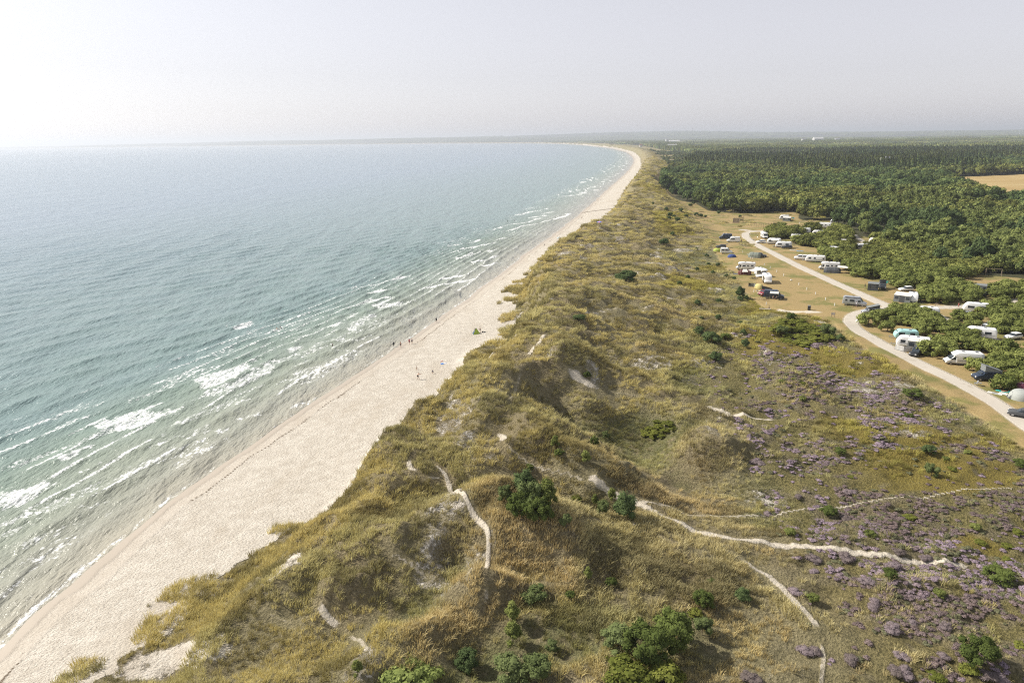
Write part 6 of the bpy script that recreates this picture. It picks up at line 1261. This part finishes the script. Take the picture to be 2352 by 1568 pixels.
# people at the campsite
person(1986, 663, 180, 'person in dark clothes standing on the grass before the square grey tent', (.04, .05, .06), (.03, .03, .04), legs=((.05, 0), (-.05, -.1)))
person(1998, 664, 0, 'person in white shirt at the open side of the square grey tent', (.6, .6, .6), (.1, .1, .12))
person(2201, 708, 200, 'person in a red top walking on the side road', (.35, .05, .06), (.25, .05, .06), legs=((.3, .1), (-.3, -.5)))
person(2252, 760, 180, 'person in a grey top walking on the grass by the inner lane', (.3, .32, .36), (.08, .08, .1), legs=((.3, .1), (-.3, -.5)))
person(1703, 557, 180, 'person in brown clothes at the rear of the white high-roofed campervan', (.12, .06, .05), (.05, .03, .03))
person(1775, 687.5, 20, 'shirtless person sitting under the navy van awning, seaward of two', None, (.08, .08, .1), legs=((1.4, .2), (1.3, .1)), sit=.5)
person(1783, 687.5, 160, 'person sitting under the navy van awning, inland of two', (.35, .3, .28), (.1, .1, .12), legs=((1.4, .2), (1.3, .1)), sit=.5)
person(1766, 712, 190, 'dark-haired person sitting on the driftwood log bench', (.10, .08, .07), (.05, .05, .06), legs=((1.4, .1), (1.4, .2)), sit=.55)
person(1966, 706, 90, 'person in white shirt beside the silver campervan', (.6, .6, .62), (.2, .2, .25))
person(1666, 582.5, 270, 'person standing in the open door of the old white campervan', (.25, .1, .09), (.1, .08, .08))
# beach
person(904.5, 797, 80, 'person in a black wetsuit standing at the edge of the water', (.02, .025, .03), (.02, .025, .03), skin=(.10, .08, .07), h=1.6)
person(920.6, 798, 250, 'shirtless person in dark shorts standing on the wet sand', None, (.03, .03, .035), h=1.8)
person(940.4, 791, 60, 'person in a red top walking along the waterline with a companion', (.40, .05, .07), (.25, .05, .06), legs=((.3, .1), (-.3, -.5)))
person(946.5, 789.5, 60, 'person in grey walking beside the one in the red top', (.28, .25, .27), (.1, .09, .1), legs=((-.25, -.4), (.25, .1)), h=1.65)
person(1002.4, 741, 100, 'dark figure standing at the waterline by the seaweed', (.03, .03, .035), (.03, .03, .035), skin=(.2, .13, .1))
person(1091.5, 766.5, 200, 'person in a dark hooded top behind the lime and navy beach tent', (.03, .035, .04), (.03, .03, .04), h=1.8)
person(1103, 763.5, 210, 'shirtless person standing beside the lime and navy beach tent', None, (.10, .07, .07), h=1.75)
person(960, 871.5, 10, 'shirtless person in black shorts lunging forward on the open sand', None, (.02, .02, .022), legs=((-.1, -.35), (.55, .1)), arms=((1.0, 1.5), (1.2, 1.7)), lean=.42, h=1.85, spread=.5)
person(957, 850, 0, 'small tanned child in a white top behind the lunging person', (.6, .55, .5), (.4, .3, .2), h=1.15, arms=((1.0, 1.4), (.3, .6)))
person(995, 857.5, 180, 'child in a dark blue top crouching on the sand', (.05, .06, .14), (.04, .04, .06), h=1.25, legs=((1.1, -.7), (.9, -.8)), lean=.5)
person(636, 757, 30, 'pale swimmer splashing waist-deep, seaward of a pair', None, (.05, .05, .06), z=0, sink=.95, arms=((1.2, 1.3), (1.0, 1.4)))
person(644, 754, 200, 'dark swimmer standing waist-deep, shoreward of a pair', (.05, .04, .05), (.04, .04, .05), z=0, sink=.85, raise_=(.9, .7))
person(763.5, 796, 20, 'child with arms out wading in the broken waves', (.03, .03, .04), (.03, .03, .04), z=0, sink=.35, h=1.4, raise_=(1.0, .9), lean=.2)
person(1166, 509, 0, 'distant swimmer standing in the shallows, seaward of two', (.03, .03, .04), (.03, .03, .04), z=0, sink=.6); person(1181, 508, 0, 'distant swimmer standing in the shallows, shoreward of two', (.03, .03, .04), (.03, .03, .04), z=0, sink=.6)
person(1336, 503, 30, 'distant person bending on the sand by the drift line crossing the beach', (.15, .05, .05), (.1, .05, .05), lean=.9, legs=((.4, -.2), (.3, -.3)))
person(1250, 564, 30, 'distant dark person sitting on the sand close to the water', (.04, .04, .05), (.04, .04, .05), legs=((1.5, .3), (1.5, .5)), sit=.2)
person(1378, 519, 30, 'distant person standing under the pink and blue parasol', (.3, .3, .5), (.1, .1, .2)); person(1460, 516, 100, 'distant person walking on top of the dunes', (.4, .1, .1), (.1, .1, .1), legs=((.3, .1), (-.3, -.5)))
o = place('beach_tent', 'lime and navy pyramid beach tent on the open sand', 'beach tent', 1094, 766, 10); beachtent(o, 1.05, 1.75, paint('lime_nylon', (.42, .55, .07), .6, trans=.15), paint('navy_nylon', (.035, .07, .13), .6))
o = place('beach_bag', 'black bags on the sand beside the shirtless person at the beach tent', 'bag', 1111, 763, 0); MB().ball((-.3, 0, .15), .3, .2, .16, 8, 5).build('bag_body', BLK, o, 50); MB().ball((.3, .05, .12), .25, .2, .14, 8, 5).build('bag_body', BLK, o, 50); MB().ring((-.3, 0, .3), .12, .015).build('handle', BLK, o)
o = place('beach_towel', 'blue and white towel spread on the sand', 'towel', 1020, 834.5, 20); MB().box(-.9, .7, -.45, .45, .02, .05).build('cloth', paint('towel_blue', (.05, .18, .5), .9), o); MB().box(-.1, .5, -.3, .46, .05, .08).build('fold', OFFW, o)
o = place('beach_cloth', 'small crumpled red cloth on the sand near the blue towel', 'cloth', 1014.5, 830, 20); MB().ball((0, 0, .04), .4, .2, .08, 8, 5).build('heap', paint('red_cloth', (.4, .06, .05), .9), o, 50); MB().ball((.3, .1, .03), .2, .15, .06, 7, 5).build('fold', MAROON, o, 50)
o = place('parasol', 'pink and blue parasol on the far beach', 'parasol', 1377, 519, 0); MB().tube([(0, 0, 0), (.15, 0, 2.1)], .03, 5).build('pole', ALU, o)
for i in range(8):
    a0, a1 = i * math.pi / 4, (i + 1) * math.pi / 4; MB().add([(1.4 * math.cos(a0), 1.4 * math.sin(a0), 1.75), (1.4 * math.cos(a1), 1.4 * math.sin(a1), 1.75), (.1, 0, 2.25), (1.4 * math.cos(a0), 1.4 * math.sin(a0), 1.71), (1.4 * math.cos(a1), 1.4 * math.sin(a1), 1.71), (.1, 0, 2.2)], [(0, 1, 2), (5, 4, 3), (0, 3, 4, 1), (1, 4, 5, 2), (2, 5, 3, 0)]).build('panel', paint('pink_panel', (.6, .2, .45), .7) if i % 2 else paint('blue_panel', (.12, .3, .7), .7), o)
o = place('beach_shelter', 'small white and blue beach shelter near the water on the far beach', 'beach tent', 1285, 547.5, 0); beachtent(o, 1.3, 1.1, OFFW, paint('shelter_blue', (.2, .45, .6), .7))
# far buildings, masts and turbines
ROOFR = paint('red_tile_roof', (.30, .10, .07), .8); ROOFG = paint('grey_roof', (.3, .3, .31), .7); WALL = paint('white_render', (.62, .61, .59), .8, scale=1)
def house(lab, u, v, L, W, h, rh, roof, wall=WALL):
    x, y = flat(u, v, 8); o = thing('farm_house', lab, 'building', (x, y, H1(x, y)), R(8))
    w = MB().box(-L / 2, L / 2, -W / 2, W / 2, 0, h).build('wall', wall, o)
    r_ = MB().add([(-L / 2 - .5, -W / 2 - .5, h), (L / 2 + .5, -W / 2 - .5, h), (L / 2 + .5, W / 2 + .5, h), (-L / 2 - .5, W / 2 + .5, h), (-L / 2 - .5, 0, h + rh), (L / 2 + .5, 0, h + rh)], [(3, 2, 1, 0), (0, 1, 5, 4), (2, 3, 4, 5), (0, 4, 3), (1, 2, 5)]).build('roof', roof, o)
    MB().box(L * .2, L * .2 + 1.5, -.7, .7, h + rh * .6, h + rh + 1.5).build('chimney', ROOFR, r_)
    for i in range(4): MB().box(-L / 2 + L * (i + .3) / 4, -L / 2 + L * (i + .6) / 4, -W / 2 - .06, -W / 2, h * .35, h * .75).build('window', GLASS, o)
house('long white farm building in the distant plain, largest of the group', 1548, 329.5, 80, 30, 18, 8, WALL); house('white silo-like block at the seaward end of the distant farm group', 1532, 330, 20, 18, 32, 5, ROOFG); house('low white hall inland of the distant farm group', 1566, 329, 50, 25, 13, 6, ROOFG)
house('white farm building with pale roof rising from the mid-distance forest', 1878, 329, 60, 25, 24, 9, WALL); house('small white farm building in the forest seaward of the pale-roofed one', 1845, 329, 22, 16, 22, 7, ROOFG); house('small white farm building in the forest inland of the pale-roofed one', 1922, 329, 26, 18, 21, 6, ROOFG)
house('white roofed house among trees close behind the far dunes', 1544, 341, 40, 16, 15, 7, WALL); house('little red-roofed cottage on top of the far dunes', 1472, 337, 12, 8, 11, 5, ROOFR); house('small white shed on the yellow field at the frame edge', 2032, 384, 12, 8, 13, 3, ROOFG)
for u, l_ in ((2127, 'most seaward of three close together'), (2166, 'middle one of three close together'), (2188, 'inland one of three close together'), (2341, 'standing apart at the frame edge')):
    x, y = flat(u, 312, 8); o = thing('wind_turbine', 'tiny white wind turbine on the horizon, ' + l_, 'wind turbine', (x, y, H1(x, y)), R(-60)); MB().tube([(0, 0, 0), (0, 0, 85)], 2.2, 8, 1.3).build('tower', WHITE, o); MB().tube([(-3, 0, 86), (4, 0, 86)], 1.8, 8).build('nacelle', WHITE, o)
    for i in range(3): a = i * 2.094 + u * .01; MB().tube([(4.6, 0, 86), (4.6, 40 * math.sin(a), 86 + 40 * math.cos(a))], 1.5, 5, .4).build('blade', WHITE, o)
x, y = flat(1589, 325, 8); o = thing('radio_mast', 'thin dark radio mast rising above the distant hills', 'mast', (x, y, H1(x, y))); MB().tube([(0, 0, 0), (0, 0, 135)], 2.0, 6, .8).build('shaft', GREY, o)
for z in (60, 95, 125): MB().tube([(-5, 0, z), (5, 0, z)], .6, 4).build('crossarm', GREY, o)
